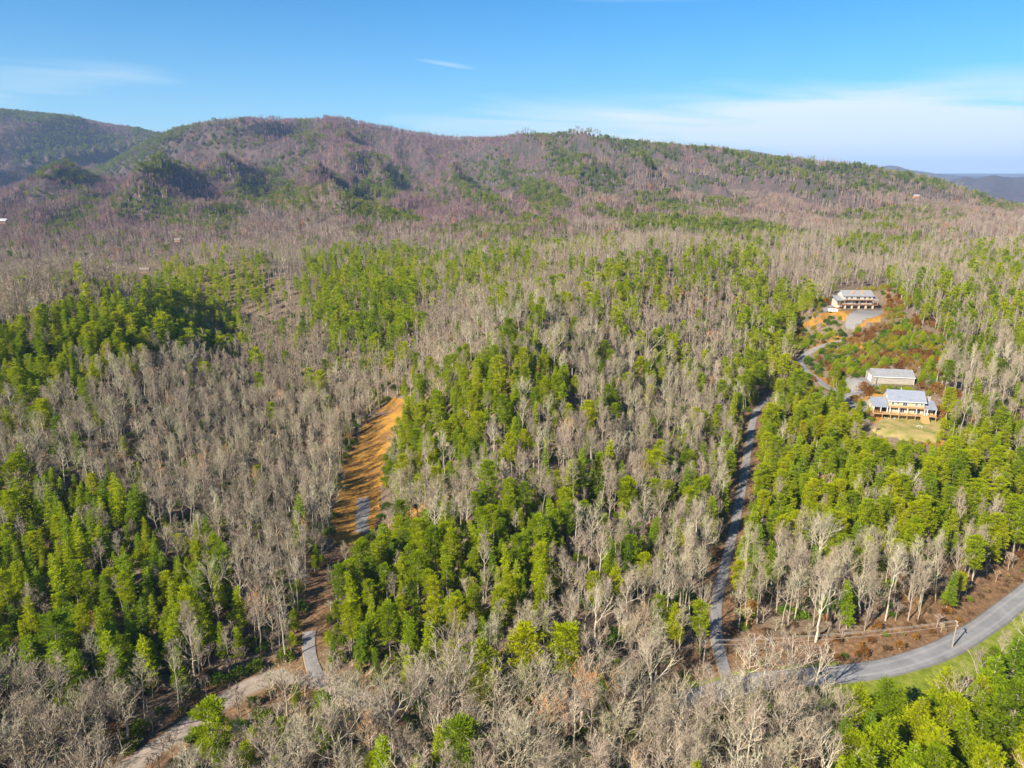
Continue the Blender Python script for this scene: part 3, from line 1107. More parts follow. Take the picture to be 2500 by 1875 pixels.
def shrub(seed, W, H, n, size):
    rng = random.Random(seed)
    st, cr = Mesh(), Mesh()
    for k in range(5):
        ph = rng.random() * 6.28
        d = np.array([math.cos(ph) * W * .35, math.sin(ph) * W * .35, H * 0.7])
        st.tube([np.array([0, 0, -.2]), d * .5 + np.array([0, 0, .1]), d], [.05, .035, .015], 3)
    for k in range(n):
        ph = rng.random() * 6.283
        e = math.asin(rng.random() ** 0.8)
        rr = 0.55 + 0.5 * rng.random()
        bumpy = 1 + 0.25 * math.sin(3 * ph + seed) + .15 * math.sin(5 * ph + 2 * seed)
        c = np.array([math.cos(ph) * math.cos(e) * W * .5 * rr * bumpy, math.sin(ph) * math.cos(e) * W * .5 * rr * bumpy, H * (0.12 + 0.85 * math.sin(e) * rr)])
        tuft(cr, c, size * .7, 5, rng, norm(c), 0.8, size, 0.4)
    return st, cr


def joined(name, tr, cr, mt, mc):
    m = Mesh()
    m.add(tr.v, tr.f)
    m.cur = 1
    m.add(cr.v, cr.f)
    return m.mesh(name, [mt, mc])


NEAR = {'bare': [], 'pine': [], 'hemlock': []}     # lists of (trunk mesh, crown mesh, nominal height, word)
print('building prototypes')
bi = 0
for style, word, cnt in (('vase', 'fan-crowned', 5), ('broad', 'wide-spreading', 3), ('slim', 'slender', 7)):
    for k in range(cnt):
        H = {'vase': 17, 'broad': 15, 'slim': 18}[style]
        t, c = bare_tree(100 + bi, H, style, 0)
        NEAR['bare'].append((t.mesh('trunk', MB['bark']), c.mesh('crown', MB['twig']), H, word, t, c))
        bi += 1
for style, word, cnt in (('round', 'round-topped', 4),):
    for k in range(cnt):
        t, c = pine_tree(200 + k, 17, style, 0)
        NEAR['pine'].append((t.mesh('trunk', MB['pine_bark']), c.mesh('crown', MB['pine']), 17, word, t, c))
for k in range(2):
    t, c = pine_tree(230 + k, 17, 'tiered', 0)
    NEAR['pine'].append((t.mesh('trunk', MB['pine_bark']), c.mesh('crown', MB['pine']), 17, 'layered', t, c))
for k in range(4):
    t, c = pine_tree(260 + k, 16, 'cone', 0)
    NEAR['hemlock'].append((t.mesh('trunk', MB['pine_bark']), c.mesh('crown', MB['hemlock']), 16, ('narrow', 'pointed', 'cone-shaped', 'feathery')[k], t, c))

protos = {}


def proto_collection(key, meshes):
    c = bpy.data.collections.new('prototypes_' + key)
    for i, me in enumerate(meshes):
        o = bpy.data.objects.new('proto_%s_%02d' % (key, i), me)
        c.objects.link(o)
    protos[key] = c


bare_meshes, bare_h = [], []
for (tm, cm, H, w, t, c) in NEAR['bare']:
    bare_meshes.append(joined('bare_near', t, c, MB['bark'], MB['twig'])); bare_h.append(H)
for i, st in enumerate(['vase', 'vase', 'broad', 'slim', 'slim', 'slim', 'slim']):
    H = {'vase': 16, 'broad': 15, 'slim': 18}[st]
    t, c = bare_tree(300 + i, H, st, 1)
    bare_meshes.append(joined('bare_middle', t, c, MB['bark_mid'], MB['twig_mid'])); bare_h.append(H)


def clump(fn, seed, k, spread, mt, mc, hs):
    rng = random.Random(seed)
    m = Mesh()
    for i in range(k):
        H = rng.uniform(*hs)
        t, c = fn(seed * 7 + i, H, i)
        a = rng.random() * 6.28
        rr = spread * math.sqrt((i + .3) / k)
        off = (math.cos(a + i * 2.4) * rr, math.sin(a + i * 2.4) * rr, -1)
        for src, cur in ((t, 0), (c, 1)):
            m.cur = cur
            m.add([(p[0] + off[0], p[1] + off[1], p[2] + off[2]) for p in src.v], src.f)
    return m.mesh('clump', [mt, mc])


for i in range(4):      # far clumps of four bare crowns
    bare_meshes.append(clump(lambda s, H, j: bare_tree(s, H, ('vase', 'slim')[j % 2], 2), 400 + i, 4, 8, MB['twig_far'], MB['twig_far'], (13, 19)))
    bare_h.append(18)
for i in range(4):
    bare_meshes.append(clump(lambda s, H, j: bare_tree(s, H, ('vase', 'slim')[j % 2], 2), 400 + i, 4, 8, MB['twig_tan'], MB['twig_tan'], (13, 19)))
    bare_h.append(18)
proto_collection('bare', bare_meshes)

ever_meshes = []
for key in ('pine', 'hemlock'):
    for (tm, cm, H, w, t, c) in NEAR[key]:
        ever_meshes.append(joined('evergreen_near', t, c, MB['pine_bark'], MB[key]))
for i in range(4):
    t, c = pine_tree(500 + i, 17, 'round', 1)
    ever_meshes.append(joined('pine_middle', t, c, MB['pine_bark'], MB['pine']))
for i in range(3):
    t, c = pine_tree(520 + i, 16, ('cone', 'tiered', 'cone')[i], 1)
    ever_meshes.append(joined('hemlock_middle', t, c, MB['pine_bark'], MB['hemlock']))
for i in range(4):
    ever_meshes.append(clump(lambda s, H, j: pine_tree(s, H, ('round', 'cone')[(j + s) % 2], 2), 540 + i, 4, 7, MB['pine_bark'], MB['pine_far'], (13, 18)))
proto_collection('evergreen', ever_meshes)

SHRUBS = {}
sh_meshes = []
for key, mat, W, H, n in (('green', 'leaf_green', 3.4, 2.2, 150), ('russet', 'leaf_russet', 3.0, 3.4, 130), ('brush', 'brush', 2.6, 1.4, 80), ('young', 'pine', 2.4, 3.6, 150), ('yellow', 'leaf_yellow', 3.0, 3.4, 110)):
    SHRUBS[key] = []
    for k in range(2):
        s, c = shrub(600 + k + len(sh_meshes), W, H, n, 0.34)
        SHRUBS[key].append((s.mesh('stem', MB['bark']), c.mesh('foliage', MB[mat]), H))
        sh_meshes.append(joined('shrub_' + key, s, c, MB['bark'], MB[mat]))
for k in range(3):
    s, c = bare_tree(650 + k, (5.5, 6.5, 5.0)[k], ('vase', 'broad', 'slim')[k], 1)
    sh_meshes.append(joined('sapling', s, c, MB['twig'], MB['twig_mid']))
proto_collection('shrub', sh_meshes)     # 0,1 green 2,3 russet 4,5 brush 6,7 young 8,9 yellow


def gn_group(name, coll):
    g = bpy.data.node_groups.new(name, 'GeometryNodeTree')
    g.interface.new_socket('Geometry', in_out='INPUT', socket_type='NodeSocketGeometry')
    g.interface.new_socket('Geometry', in_out='OUTPUT', socket_type='NodeSocketGeometry')
    N, L = g.nodes, g.links
    gi, go = N.new('NodeGroupInput'), N.new('NodeGroupOutput')
    ci = N.new('GeometryNodeCollectionInfo')
    ci.inputs['Collection'].default_value = coll
    ci.inputs['Separate Children'].default_value = True
    ci.inputs['Reset Children'].default_value = True
    iop = N.new('GeometryNodeInstanceOnPoints')
    iop.inputs['Pick Instance'].default_value = True

    def named(nm, dt):
        n = N.new('GeometryNodeInputNamedAttribute')
        n.data_type = dt
        n.inputs['Name'].default_value = nm
        return n.outputs['Attribute']
    e2r = N.new('FunctionNodeEulerToRotation')
    L.new(named('rot', 'FLOAT_VECTOR'), e2r.inputs[0])
    L.new(gi.outputs[0], iop.inputs['Points'])
    L.new(ci.outputs[0], iop.inputs['Instance'])
    L.new(named('idx', 'INT'), iop.inputs['Instance Index'])
    L.new(e2r.outputs[0], iop.inputs['Rotation'])
    L.new(named('scl', 'FLOAT_VECTOR'), iop.inputs['Scale'])
    L.new(iop.outputs[0], go.inputs[0])
    return g


def scatter(name, coll_key, P, idx, rotz, scl, tilt=None):
    me = bpy.data.meshes.new(name)
    n = len(P)
    me.vertices.add(n)
    me.vertices.foreach_set('co', np.asarray(P, np.float32).ravel())
    me.attributes.new('idx', 'INT', 'POINT').data.foreach_set('value', np.asarray(idx, np.int32))
    rot = np.zeros((n, 3), np.float32)
    rot[:, 2] = rotz
    if tilt is not None:
        rot[:, :2] = tilt
    me.attributes.new('rot', 'FLOAT_VECTOR', 'POINT').data.foreach_set('vector', rot.ravel())
    me.attributes.new('scl', 'FLOAT_VECTOR', 'POINT').data.foreach_set('vector', np.asarray(scl, np.float32).ravel())
    o = bpy.data.objects.new(name, me)
    COL.objects.link(o)
    md = o.modifiers.new('instances', 'NODES')
    md.node_group = gn_group(name + '_nodes', protos[coll_key])
    return o


# ------------------------------------------------------------------ where evergreens grow (tenths, by photograph rows)
ROWS = {
    575: "0-12:.8 12-20:1 20-23:2 23-25:3.5 25-27:5 27-30:4 30-34:.5 34-37:3 37-41:1 41-45:8 45-50:2",
    625: "0-10:.7 10-13:2.5 13-15:2 15-20:5 20-23:3.5 23-26:5 26-30:2 30-34:4 34-38:4 38-41:.8 41-44:.8 44-47:2 47-50:4",
    675: "0-8:.7 8-13:8 13-15:2.5 15-21:7 21-25:4 25-29:2.5 29-32:6 32-37:4 37-41:.8 41-45:2 45-50:3.5",
    725: "0-3:.5 3-7:4 7-12:9 12-15:4 15-20:8 20-25:3 25-30:4 30-34:3 34-36:1 36-39:6 39-47:5 47-50:3",
    775: "0-2:.5 2-12:9 12-15:2 15-20:8 20-24:1 24-26:4 26-29:2 29-33:3.5 33-36:1 36-39:6 39-46:6 46-50:4",
    825: "0-3:7 3-9:9 9-12:6 12-16:1 16-20:7 20-24:1 24-28:4 28-33:3 33-37:2 37-41:7 41-43:4 43-46:3 46-50:5",
    875: "0-4:9 4-7:6 7-12:1 12-16:1.5 16-20:4 20-23:2 23-27:6 27-31:4 31-33:7 33-36:2 36-41:7 41-46:3 46-50:3",
    925: "0-3:9 3-5:5 5-9:.5 9-12:1.5 12-15:1 15-20:1.5 20-28:7 28-31:2 31-33:4 33-36:4 36-41:7 41-45:1 45-50:3",
    975: "0-2:7 2-4:4 4-9:.5 9-16:1 16-19:.5 19-28:8 28-30:3 30-34:2 34-36:5 36-42:8 42-50:3",
    1025: "0-2:4 2-4:3 4-16:.5 16-19:.5 19-26:8 26-30:3 30-33:2 33-36:4 36-41:8 41-50:5",
    1075: "0-2:1 2-19:.5 19-24:8 24-28:4 28-33:3 33-36:4 36-43:8 43-50:7",
    1125: "0-3:3 3-8:1.5 8-18:.5 18-23:7 23-27:3 27-30:5 30-36:5 36-50:8",
    1175: "0-4:6 4-8:3.5 8-18:.7 18-22:6 22-26:2 26-30:6 30-36:5 36-50:8",
    1225: "0-7:7 7-10:3 10-18:1 18-21:2 21-23:3 23-29:8 29-35:5 35-50:8",
    1275: "0-8:7 8-10:4 10-18:.8 18-22:3 22-29:8 29-34:5 34-36:2 36-50:8",
    1325: "0-8:8 8-11:4 11-16:1 16-27:7.5 27-33:4 33-36:1 36-40:2 40-46:5 46-50:7",
    1375: "0-9:8 9-12:4 12-15:1 15-26:7 26-28:5 28-32:5 32-35:1.5 35-39:1 39-46:2 46-50:4",
    1425: "0-10:8 10-13:4 13-15:1 15-26:7 26-30:4 30-35:1 35-38:1 38-40:2 40-46:.5 46-50:3",
    1475: "0-9:8 9-13:5 13-15:1 15-25:6 25-30:2 30-35:1 35-50:.5",
    1525: "0-9:8 9-12:5 12-14:2 14-24:7 24-34:.7 34-50:1",
    1575: "0-8:7 8-11:4 11-14:3 14-22:7 22-24:4 24-34:.3 34-50:1",
    1625: "0-7:6 7-10:4 10-14:1.5 14-22:6 22-40:.3 40-50:6",
    1675: "0-7:2 7-14:.6 14-18:1.5 18-34:.3 34-40:1.2 40-42:2 42-50:8",
    1725: "0-8:1 8-13:.5 13-15:2 15-22:.8 22-34:.4 34-36:3 36-42:1.2 42-50:8",
    1775: "0-11:1 11-14:4 14-16:1 16-18:3 18-34:.4 34-36:4 36-42:1 42-50:8",
    1825: "0-11:1 11-14:4 14-16:1 16-19:4 19-34:.4 34-36:4 36-42:1 42-50:8",
    1875: "0-11:1 11-14:3 14-16:1 16-19:4 19-34:.4 34-36:3 36-42:1 42-50:8",
}
RV = np.array(sorted(ROWS), float)
RG = np.zeros((len(RV), 50))
for i, r in enumerate(sorted(ROWS)):
    for seg in ROWS[r].split():
        rng_, val = seg.split(':')
        a, b = rng_.split('-')
        RG[i, int(a):int(b)] = float(val) / 10

FAR_E = [(60, 275, 110, 22, 5, .9), (119, 323, 90, 22, -25, .9), (158, 363, 130, 40, -8, .95), (350, 323, 45, 15, 10, .9), (254, 357, 50, 32, -30, .8),
         (362, 357, 140, 32, -27, .9), (339, 397, 90, 30, 8, .85), (565, 335, 80, 48, 0, .45), (746, 323, 30, 50, 0, .6), (667, 414, 90, 20, -35, .6), (537, 425, 70, 18, -8, .45),
         (661, 470, 120, 36, 5, .8), (915, 465, 100, 40, -30, .85), (925, 515, 100, 20, 8, .85), (893, 380, 45, 13, 5, .6), (1175, 476, 75, 26, 30, .85),
         (1130, 447, 50, 18, 30, .8), (1056, 470, 45, 16, 25, .5), (1220, 414, 60, 38, 15, .95), (169, 532, 70, 33, -25, .85), (350, 499, 85, 42, 0, .8),
         (395, 515, 70, 30, 0, .8), (542, 515, 65, 22, 0, .8), (525, 545, 70, 11, 0, .8), (175, 425, 65, 14, 0, .7), (80, 420, 40, 10, 0, .6), (85, 475, 25, 11, 0, .6),
         (1200, 545, 80, 20, 0, .6), (1073, 560, 60, 11, 0, .6), (880, 555, 32, 14, 0, .6), (1262, 420, 45, 36, 0, .8), (1318, 470, 65, 35, 25, .9),
         (1369, 386, 50, 38, 35, .85), (1459, 436, 65, 30, 20, .95), (1544, 357, 110, 28, 8, .8), (1612, 374, 60, 26, 0, .8), (1335, 332, 70, 14, 0, .6),
         (1730, 369, 60, 16, 20, .8), (1775, 397, 120, 20, 28, .85), (1900, 397, 140, 20, 14, .8), (1956, 430, 110, 26, 20, .75), (2097, 436, 100, 23, 20, .7),
         (2210, 430, 130, 13, 12, .7), (2414, 476, 75, 22, 22, .7), (1702, 442, 75, 18, 12, .6), (1775, 487, 55, 13, 5, .8), (1583, 476, 45, 16, 0, .8),
         (1668, 498, 90, 15, 5, .8), (1459, 510, 50, 20, 0, .8), (1521, 521, 40, 18, 0, .8), (1730, 549, 260, 22, 5, .92), (1318, 538, 80, 16, 0, .7),
         (2154, 527, 100, 32, 0, .55), (2267, 521, 90, 28, 0, .5), (2165, 589, 95, 15, 0, .97), (860, 330, 70, 16, 15, .35), (480, 300, 60, 10, -10, .3)]


def ever_prob(u, v, x, y):
    wu = u + (vnoise(x / 16, y / 16, 81) - .5) * 70 * np.clip((v - 350) / 650, .12, 1) + (y > 900) * (fbm(x / 55, y / 110, 83, 3) - .5) * 50
    wv = v + (vnoise(x / 16, y / 16, 82) - .5) * 50 * np.clip((v - 300) / 900, .15, 1) + (y > 900) * (fbm(x / 60, y / 120, 84, 3) - .5) * 18
    ci = np.clip(wu / 50 - 0.5, 0, 48.999)
    ri = np.interp(wv, RV, np.arange(len(RV)))
    c0 = np.floor(ci).astype(int); ct = ci - c0
    r0 = np.clip(np.floor(ri).astype(int), 0, len(RV) - 2); rt = ri - r0
    near = (RG[r0, c0] * (1 - ct) + RG[r0, c0 + 1] * ct) * (1 - rt) + (RG[r0 + 1, c0] * (1 - ct) + RG[r0 + 1, c0 + 1] * ct) * rt
    fp = 0.03 + 0.22 * sstep(0.58, 0.72, fbm(x / 140, y / 260, 85, 3))
    for (cx, cy, rx, ry, an, p) in FAR_E:
        a = R(an)
        du, dv = wu - cx, wv - cy
        q = ((du * math.cos(a) + dv * math.sin(a)) / rx) ** 2 + ((-du * math.sin(a) + dv * math.cos(a)) / ry) ** 2
        fp = np.maximum(fp, p * (1 - sstep(0.7, 1.35, q)))
    near = np.where(near > 0.3, near ** np.where((u > 1260) & (u < 1770) & (v > 740), 1.05, 0.74), near)
    near = np.maximum(near, 0.075 + 0.10 * sstep(.5, .7, fbm(x / 40, y / 40, 88, 3)))
    k = sstep(555, 590, v)
    sk = x * 0.93 + y * 0.30
    rr = (1 - np.abs(np.sin(np.pi * (sk / 330. + 1.5 * vnoise(x / 420., y / 500., 21))))) * sstep(.25, .75, vnoise(x / 260., y / 300., 25)) * sstep(1000, 1300, y) * (y < 2000)
    fp = np.clip(fp + 0.25 * sstep(.45, .8, rr), 0, .97)
    pr = fp * (1 - k) + near * k
    return np.clip(pr, 0, 1)


# no tall trees here (photograph polygons of the tree's foot)
SCRUB = [[(1940, 800), (2010, 745), (2100, 700), (2180, 740), (2250, 800), (2330, 870), (2290, 930), (2180, 945), (2040, 930), (1990, 960), (1930, 900)],
         [(2120, 1060), (2310, 1068), (2380, 1180), (2290, 1175), (2180, 1150), (2130, 1110)],
         [(2085, 965), (2130, 950), (2300, 950), (2310, 1010), (2120, 1015)]]
OPEN = [CLEARING] + LAWN + GRAVEL + [
    [(2030, 700), (2170, 700), (2180, 830), (2050, 830)],
    [(2120, 905), (2250, 905), (2260, 985), (2110, 985)],
    [(2130, 945), (2290, 945), (2310, 1085), (2130, 1075)],
    [(2000, 740), (2060, 715), (2060, 770), (2000, 780)]]
# photograph areas no nearer crown may hide: houses, lawn, drives, roads, clearing
GUARD = [[(2040, 700), (2150, 700), (2155, 790), (2120, 815), (2060, 810), (2040, 770), (1990, 785), (2010, 745)],
         [(2065, 898), (2235, 898), (2238, 958), (2065, 960)],
         [(2112, 970), (2140, 950), (2290, 955), (2305, 1075), (2290, 1095), (2200, 1075), (2145, 1050), (2108, 1000)],
         [(1945, 880), (1960, 862), (2000, 845), (2050, 820), (2060, 830), (2000, 860), (1975, 880), (1980, 895), (2010, 915), (2035, 945), (2020, 945), (1960, 910)],
         [(1850, 990), (1875, 972), (1885, 980), (1850, 1060), (1830, 1200), (1800, 1330), (1775, 1450), (1785, 1610), (1745, 1600), (1738, 1480), (1775, 1300), (1815, 1130), (1832, 1020)],
         [(2500, 1405), (2430, 1470), (2330, 1530), (2200, 1580), (2010, 1625), (1980, 1650), (2060, 1658), (2250, 1620), (2400, 1560), (2500, 1490)],
         [(960, 985), (985, 1000), (945, 1080), (935, 1170), (922, 1250), (912, 1290), (885, 1310), (850, 1320), (828, 1290), (824, 1220), (850, 1120), (885, 1055)],
         [(760, 1600), (745, 1590), (758, 1500), (790, 1480), (770, 1560)],
         [(770, 1610), (680, 1635), (590, 1670), (520, 1725), (440, 1780), (330, 1850), (370, 1860), (480, 1790), (570, 1720), (660, 1665), (770, 1650)]]
SOFT_GUARD = 8            # the lane may be half hidden

rngn = np.random.default_rng(11)


def horizon_table():
    a = np.linspace(-1.25, 1.25, 420)
    ys = np.exp(np.linspace(math.log(60), math.log(4600), 520))
    A, Yg = np.meshgrid(a, ys)
    z = height((A * Yg).ravel(), Yg.ravel(), False).reshape(A.shape)
    t = (z + 4 - CAM_H) / Yg
    cm = np.maximum.accumulate(t, axis=0)
    return a, ys, cm


HA, HYS, HCM = horizon_table()


def visible(x, y, ztop):
    ai = np.clip((x / y + 1.25) / 2.5 * 419, 0, 419).astype(int)
    yi = np.clip(np.searchsorted(HYS, y * 0.97), 0, 519)
    return (ztop + 6 - CAM_H) / y >= HCM[yi, ai]


def bands():
    out = []
    for (y0, y1, s) in ((66, 130, 4.2), (130, 150, 4.0), (150, 240, 4.0), (240, 420, 4.7), (420, 800, 6.2), (800, 1500, 8.8), (1500, 4300, 11.5)):
        xm = y1 * 1.0 + 45
        gx = np.arange(-xm, xm, s); gy = np.arange(y0, y1, s)
        X, Yg = np.meshgrid(gx, gy)
        x = (X + rngn.uniform(-.48, .48, X.shape) * s).ravel()
        y = (Yg + rngn.uniform(-.48, .48, X.shape) * s).ravel()
        m = (np.abs(x) < y * 0.98 + 40) & (y >= y0) & (y < y1)
        out.append(np.column_stack([x[m], y[m], np.full(m.sum(), s)]))
    return np.vstack(out)


print('placing trees')
B = bands()
x, y, sp = B.T
z = height(x, y)
m = visible(x, y, z + 18)
x, y, z, sp = x[m], y[m], z[m], sp[m]
ub, vb, db = proj(x, y, z)
uc, vc, _ = proj(x, y, z + 9)
m = (uc > -420) & (uc < 2920) & (vc < 2400)
x, y, z, sp, ub, vb, db, uc, vc = [q[m] for q in (x, y, z, sp, ub, vb, db, uc, vc)]
N = len(x)
ev = ever_prob(uc, vc, x, y)
rnd = rngn.random(N)
# patchy: neighbours tend to share kind
pn = vnoise(x / 7, y / 7, 91) * 0.6 + rnd * 0.4
order = np.where(y > 900, rnd, np.clip((pn - 0.5) * 1.45 + 0.5, 0, 1))
is_ever = order < ev
# road clearance
keep = np.ones(N, bool)
nr = y < 560
for k, rd in enumerate(ROADS):
    pp = rd['pts'][::2]
    dd, _ = seg_dist(x[nr], y[nr], pp)
    if k == 0:
        dd = np.where((x[nr] > -24) & (x[nr] < 33), 99., dd)
    clear = {0: 4.8, 1: 3.5, 2: 4.0}.get(k, 3.0)
    t = keep[nr]
    t &= dd > clear
    if k == 0:
        right = x[nr] > 38
        north = vb[nr] < np.interp(ub[nr], [1700, 2060, 2300, 2500, 2700], [1655, 1640, 1580, 1450, 1330])
        t &= ~(right & north & (dd < np.where(ub[nr] > 2150, 7.5, 10.0)))
        t &= ~(right & ~north & (dd < 9.5) & (ub[nr] > 2050))
    keep[nr] = t
scrub = np.zeros(N, bool)
for p in SCRUB:
    scrub |= in_poly(p, ub, vb) & nr
for p in OPEN:
    keep &= ~(in_poly(p, ub, vb) & nr)
keep &= ~scrub
# heights
hn = vnoise(x / 30, y / 30, 51)
Hh = np.where(is_ever, 12.0, 14.2) + 3.5 * (hn - .5) + rngn.normal(0, 2.3, N) + 3.0 * (y < 132)
Hh = np.clip(Hh, 6, 22)
Hh = np.where((y > 90) & (y < 260) & (rngn.random(N) < 0.2), Hh * 0.6, Hh)
Hh = np.where((ub > 1900) & (vb > 1300) & (vb < 1600) & ~is_ever, np.clip(Hh, 14, 20), Hh)
# crowns must not hide guarded places
hidden = np.zeros(N, bool)
for gi, poly in enumerate(GUARD):
    P = np.array(poly)
    cand = np.where((y < 470) & keep & (ub > P[:, 0].min() - 60) & (ub < P[:, 0].max() + 60))[0]
    for fr in (0.35, 0.6, 0.8, 1.0):
        ut, vt, dt = proj(x[cand], y[cand], z[cand] + Hh[cand] * fr)
        wpx = FPX / dt * (Hh[cand] * 0.13 if fr < 1 else 0.5)
        bad = in_poly(poly, ut, vt) | in_poly(poly, ut - wpx, vt) | in_poly(poly, ut + wpx, vt)
        if gi == 4:
            bad &= rngn.random(len(cand)) < np.where(vb[cand] < 1400, .55, .9)
        if gi == SOFT_GUARD:
            bad &= rngn.random(len(cand)) < 0.93
        hidden[cand[bad]] = True
keep &= ~hidden
print('trees', keep.sum(), 'of', N)

# conical evergreens lean to the left slope and the hollow, round pines to the ridges and the right side
pc = np.full(N, 0.30)
pc = np.where((uc < 800) & (vc > 1050), 0.72, pc)
pc = np.where((uc > 900) & (uc < 1500) & (vc > 900), 0.45, pc)
pc = np.where(uc > 1780, 0.25, pc)
conical = rngn.random(N) < pc
rot = rngn.uniform(0, 6.283, N)


def in_view(i):
    # some of the crown inside the frame
    ut, vt, _ = proj(x[i], y[i], z[i] + Hh[i] * 0.75)
    return (ut > 5) & (ut < 2495) & (vt < 1870)


BASES = np.column_stack([x, y, z])
CAP = {'bare': 290, 'pine': 200, 'hemlock': 150}
near_sets = {}
allidx = np.where(keep & (y < 420))[0]
allidx = allidx[in_view(allidx)]
for key, mask in (('bare', ~is_ever), ('pine', is_ever & ~conical), ('hemlock', is_ever & conical)):
    c = allidx[mask[allidx]]
    c = c[np.argsort(db[c] / np.maximum(Hh[c], 1))][:CAP[key]]
    near_sets[key] = c
single = np.zeros(N, bool)
for c in near_sets.values():
    single[c] = True

# ---- descriptions of single trees


def place_words(u, v, b=None):
    if v > 1640:
        if u < 330: return 'at the bottom left corner below the lane'
        if u < 700: return 'beside the tan lane'
        if u < 1000: return 'in the bottom wood under the lane bend'
        if u < 1300: return 'in the bare wood at the bottom centre'
        if u < 1650: return 'in the bottom wood before the junction'
        if u < 1850: return 'in front of the road junction'
        if u < 2080: return 'in the bottom wood below the grey road'
        return 'at bottom right below the grassy verge'
    if u < 260:
        return 'low on the left hillside' if v > 1400 else 'higher on the left hillside'
    if u < 560:
        return 'on the left hillside above the lane' if v > 1400 else 'mid slope on the left hillside'
    if u < 780:
        return 'beside the gravel track bend' if v > 1400 else 'left of the orange clearing'
    if u < 1020:
        return 'on the foot of the green spur' if v > 1350 else 'on the spur beside the orange clearing'
    if u < 1260:
        return 'on the right foot of the green spur' if v > 1350 else 'on the middle of the green spur'
    if u < 1500:
        return 'on the central slope above the bottom wood' if v > 1350 else 'high on the central slope'
    if u < 1760:
        return 'on the slope left of the side road' if v > 1350 else 'left of the upper side road'
    if u < 1960:
        return 'beside the side road junction bank' if v > 1350 else 'right of the side road'
    if u < 2230:
        return 'on the rusty bank above the grey road' if v > 1350 else 'in the stand below the lower house'
    return 'above the grey road bend' if v > 1250 else 'on the slope right of the lower house'


SIZE = {'bare': (12.5, 16.5), 'pine': (11.5, 15), 'hemlock': (11.5, 15)}
CATS = {'bare': 'tree', 'pine': 'tree', 'hemlock': 'tree'}
BASEW = {'bare': 'bare tree', 'pine': 'green pine', 'hemlock': 'conical evergreen'}
OBJN = {'bare': 'bare_tree', 'pine': 'pine_tree', 'hemlock': 'hemlock_tree'}
records = []
for key, c in near_sets.items():
    for i in c:
        vi = int(rngn.integers(0, len(NEAR[key])))
        if key == 'bare' and y[i] > 132 and rngn.random() < .75:
            vi = 8 + int(rngn.integers(0, 7))
        if key == 'bare' and y[i] < 132 and rngn.random() < .6:
            vi = int(rngn.integers(0, 8))
        if key == 'pine' and y[i] < 125 and rngn.random() < .6:
            vi = 4 + int(rngn.integers(0, 2))
        tm, cm, Hn, word = NEAR[key][vi][:4]
        s = Hh[i] / Hn
        ut, vt, _ = proj(x[i], y[i], z[i] + Hh[i] * .7)
        lo, hi = SIZE[key]
        size = 'low' if Hh[i] < lo else ('tall' if Hh[i] > hi else 'mid-height')
        pw = place_words(float(ut), float(vt))
        records.append(dict(key=key, i=i, vi=vi, s=s, u=float(ut), v=float(vt), label='%s %s %s %s' % (size, word, BASEW[key], pw), group='%s %s' % ({'bare': 'bare trees', 'pine': 'pines', 'hemlock': 'conical evergreens'}[key], pw)))
by = {}
for r in records:
    by.setdefault(r['label'], []).append(r)
ORD = {2: ['left of the two', 'right of the two'], 3: ['leftmost of three', 'middle of three', 'rightmost of three'], 4: ['leftmost of four', 'second of four', 'third of four', 'rightmost of four']}
NUM = ['first', 'second', 'third', 'fourth', 'fifth', 'sixth', 'seventh', 'eighth', 'ninth', 'tenth', 'eleventh', 'twelfth', 'thirteenth', 'fourteenth', 'fifteenth', 'sixteenth', 'seventeenth', 'eighteenth', 'nineteenth', 'twentieth']
for n_ in range(5, 21):
    ORD[n_] = ['leftmost'] + [w + ' from left' for w in NUM[1:n_ - 1]] + ['rightmost']
for lab, rs in by.items():
    if 2 <= len(rs) <= 20:
        rs.sort(key=lambda r: r['u'])
        for r, w in zip(rs, ORD[len(rs)]):
            t = '%s, %s' % (lab, w)
            if len(t.split()) <= 16:
                r['label'] = t
for r in records:
    i = r['i']
    tm, cm = NEAR[r['key']][r['vi']][:2]
    wide = (1.0 + float(rngn.normal(0, .07))) * ((1.3 if r['key'] != 'bare' else 1.12) if y[i] < 132 else 1.0)
    t = empty(OBJN[r['key']], (float(x[i]), float(y[i]), float(z[i])), float(rot[i]), (r['s'] * wide, r['s'] * wide, r['s']))
    t.rotation_euler = (float(rngn.normal(0, .03)), float(rngn.normal(0, .03)), float(rot[i]))
    tag(t, r['label'], CATS[r['key']], r['group'])
    for nm, me in (('trunk', tm), ('crown', cm)):
        o = bpy.data.objects.new(nm, me)
        COL.objects.link(o)
        o.parent = t

# ---- the rest of the woods
rest = np.where(keep & ~single)[0]
yr = y[rest]
# tall thin trees that stand on the skyline of the long ridge
cx_ = np.arange(-2300, 1150, 6.5)
crest_pts = []
for _k in range(2):
    xx = cx_ + rngn.uniform(-3, 3, len(cx_))
    yy = np.full(len(xx), 2600.)
    for _i in range(12):
        uu = 1250 + FPX * (xx / yy) / 0.94
        yy = np.interp(uu, [-400, 300, 900, 1400, 2000, 2500, 2900], [2900, 2900, 2750, 2450, 1950, 1560, 1450])
    yy = yy + rngn.uniform(-14, 22, len(xx))
    pm = vnoise(xx / 90, yy * 0, 44) > .36
    crest_pts.append(np.column_stack([xx, yy, height(xx, yy, False)])[pm])
crest_pts = np.vstack(crest_pts)
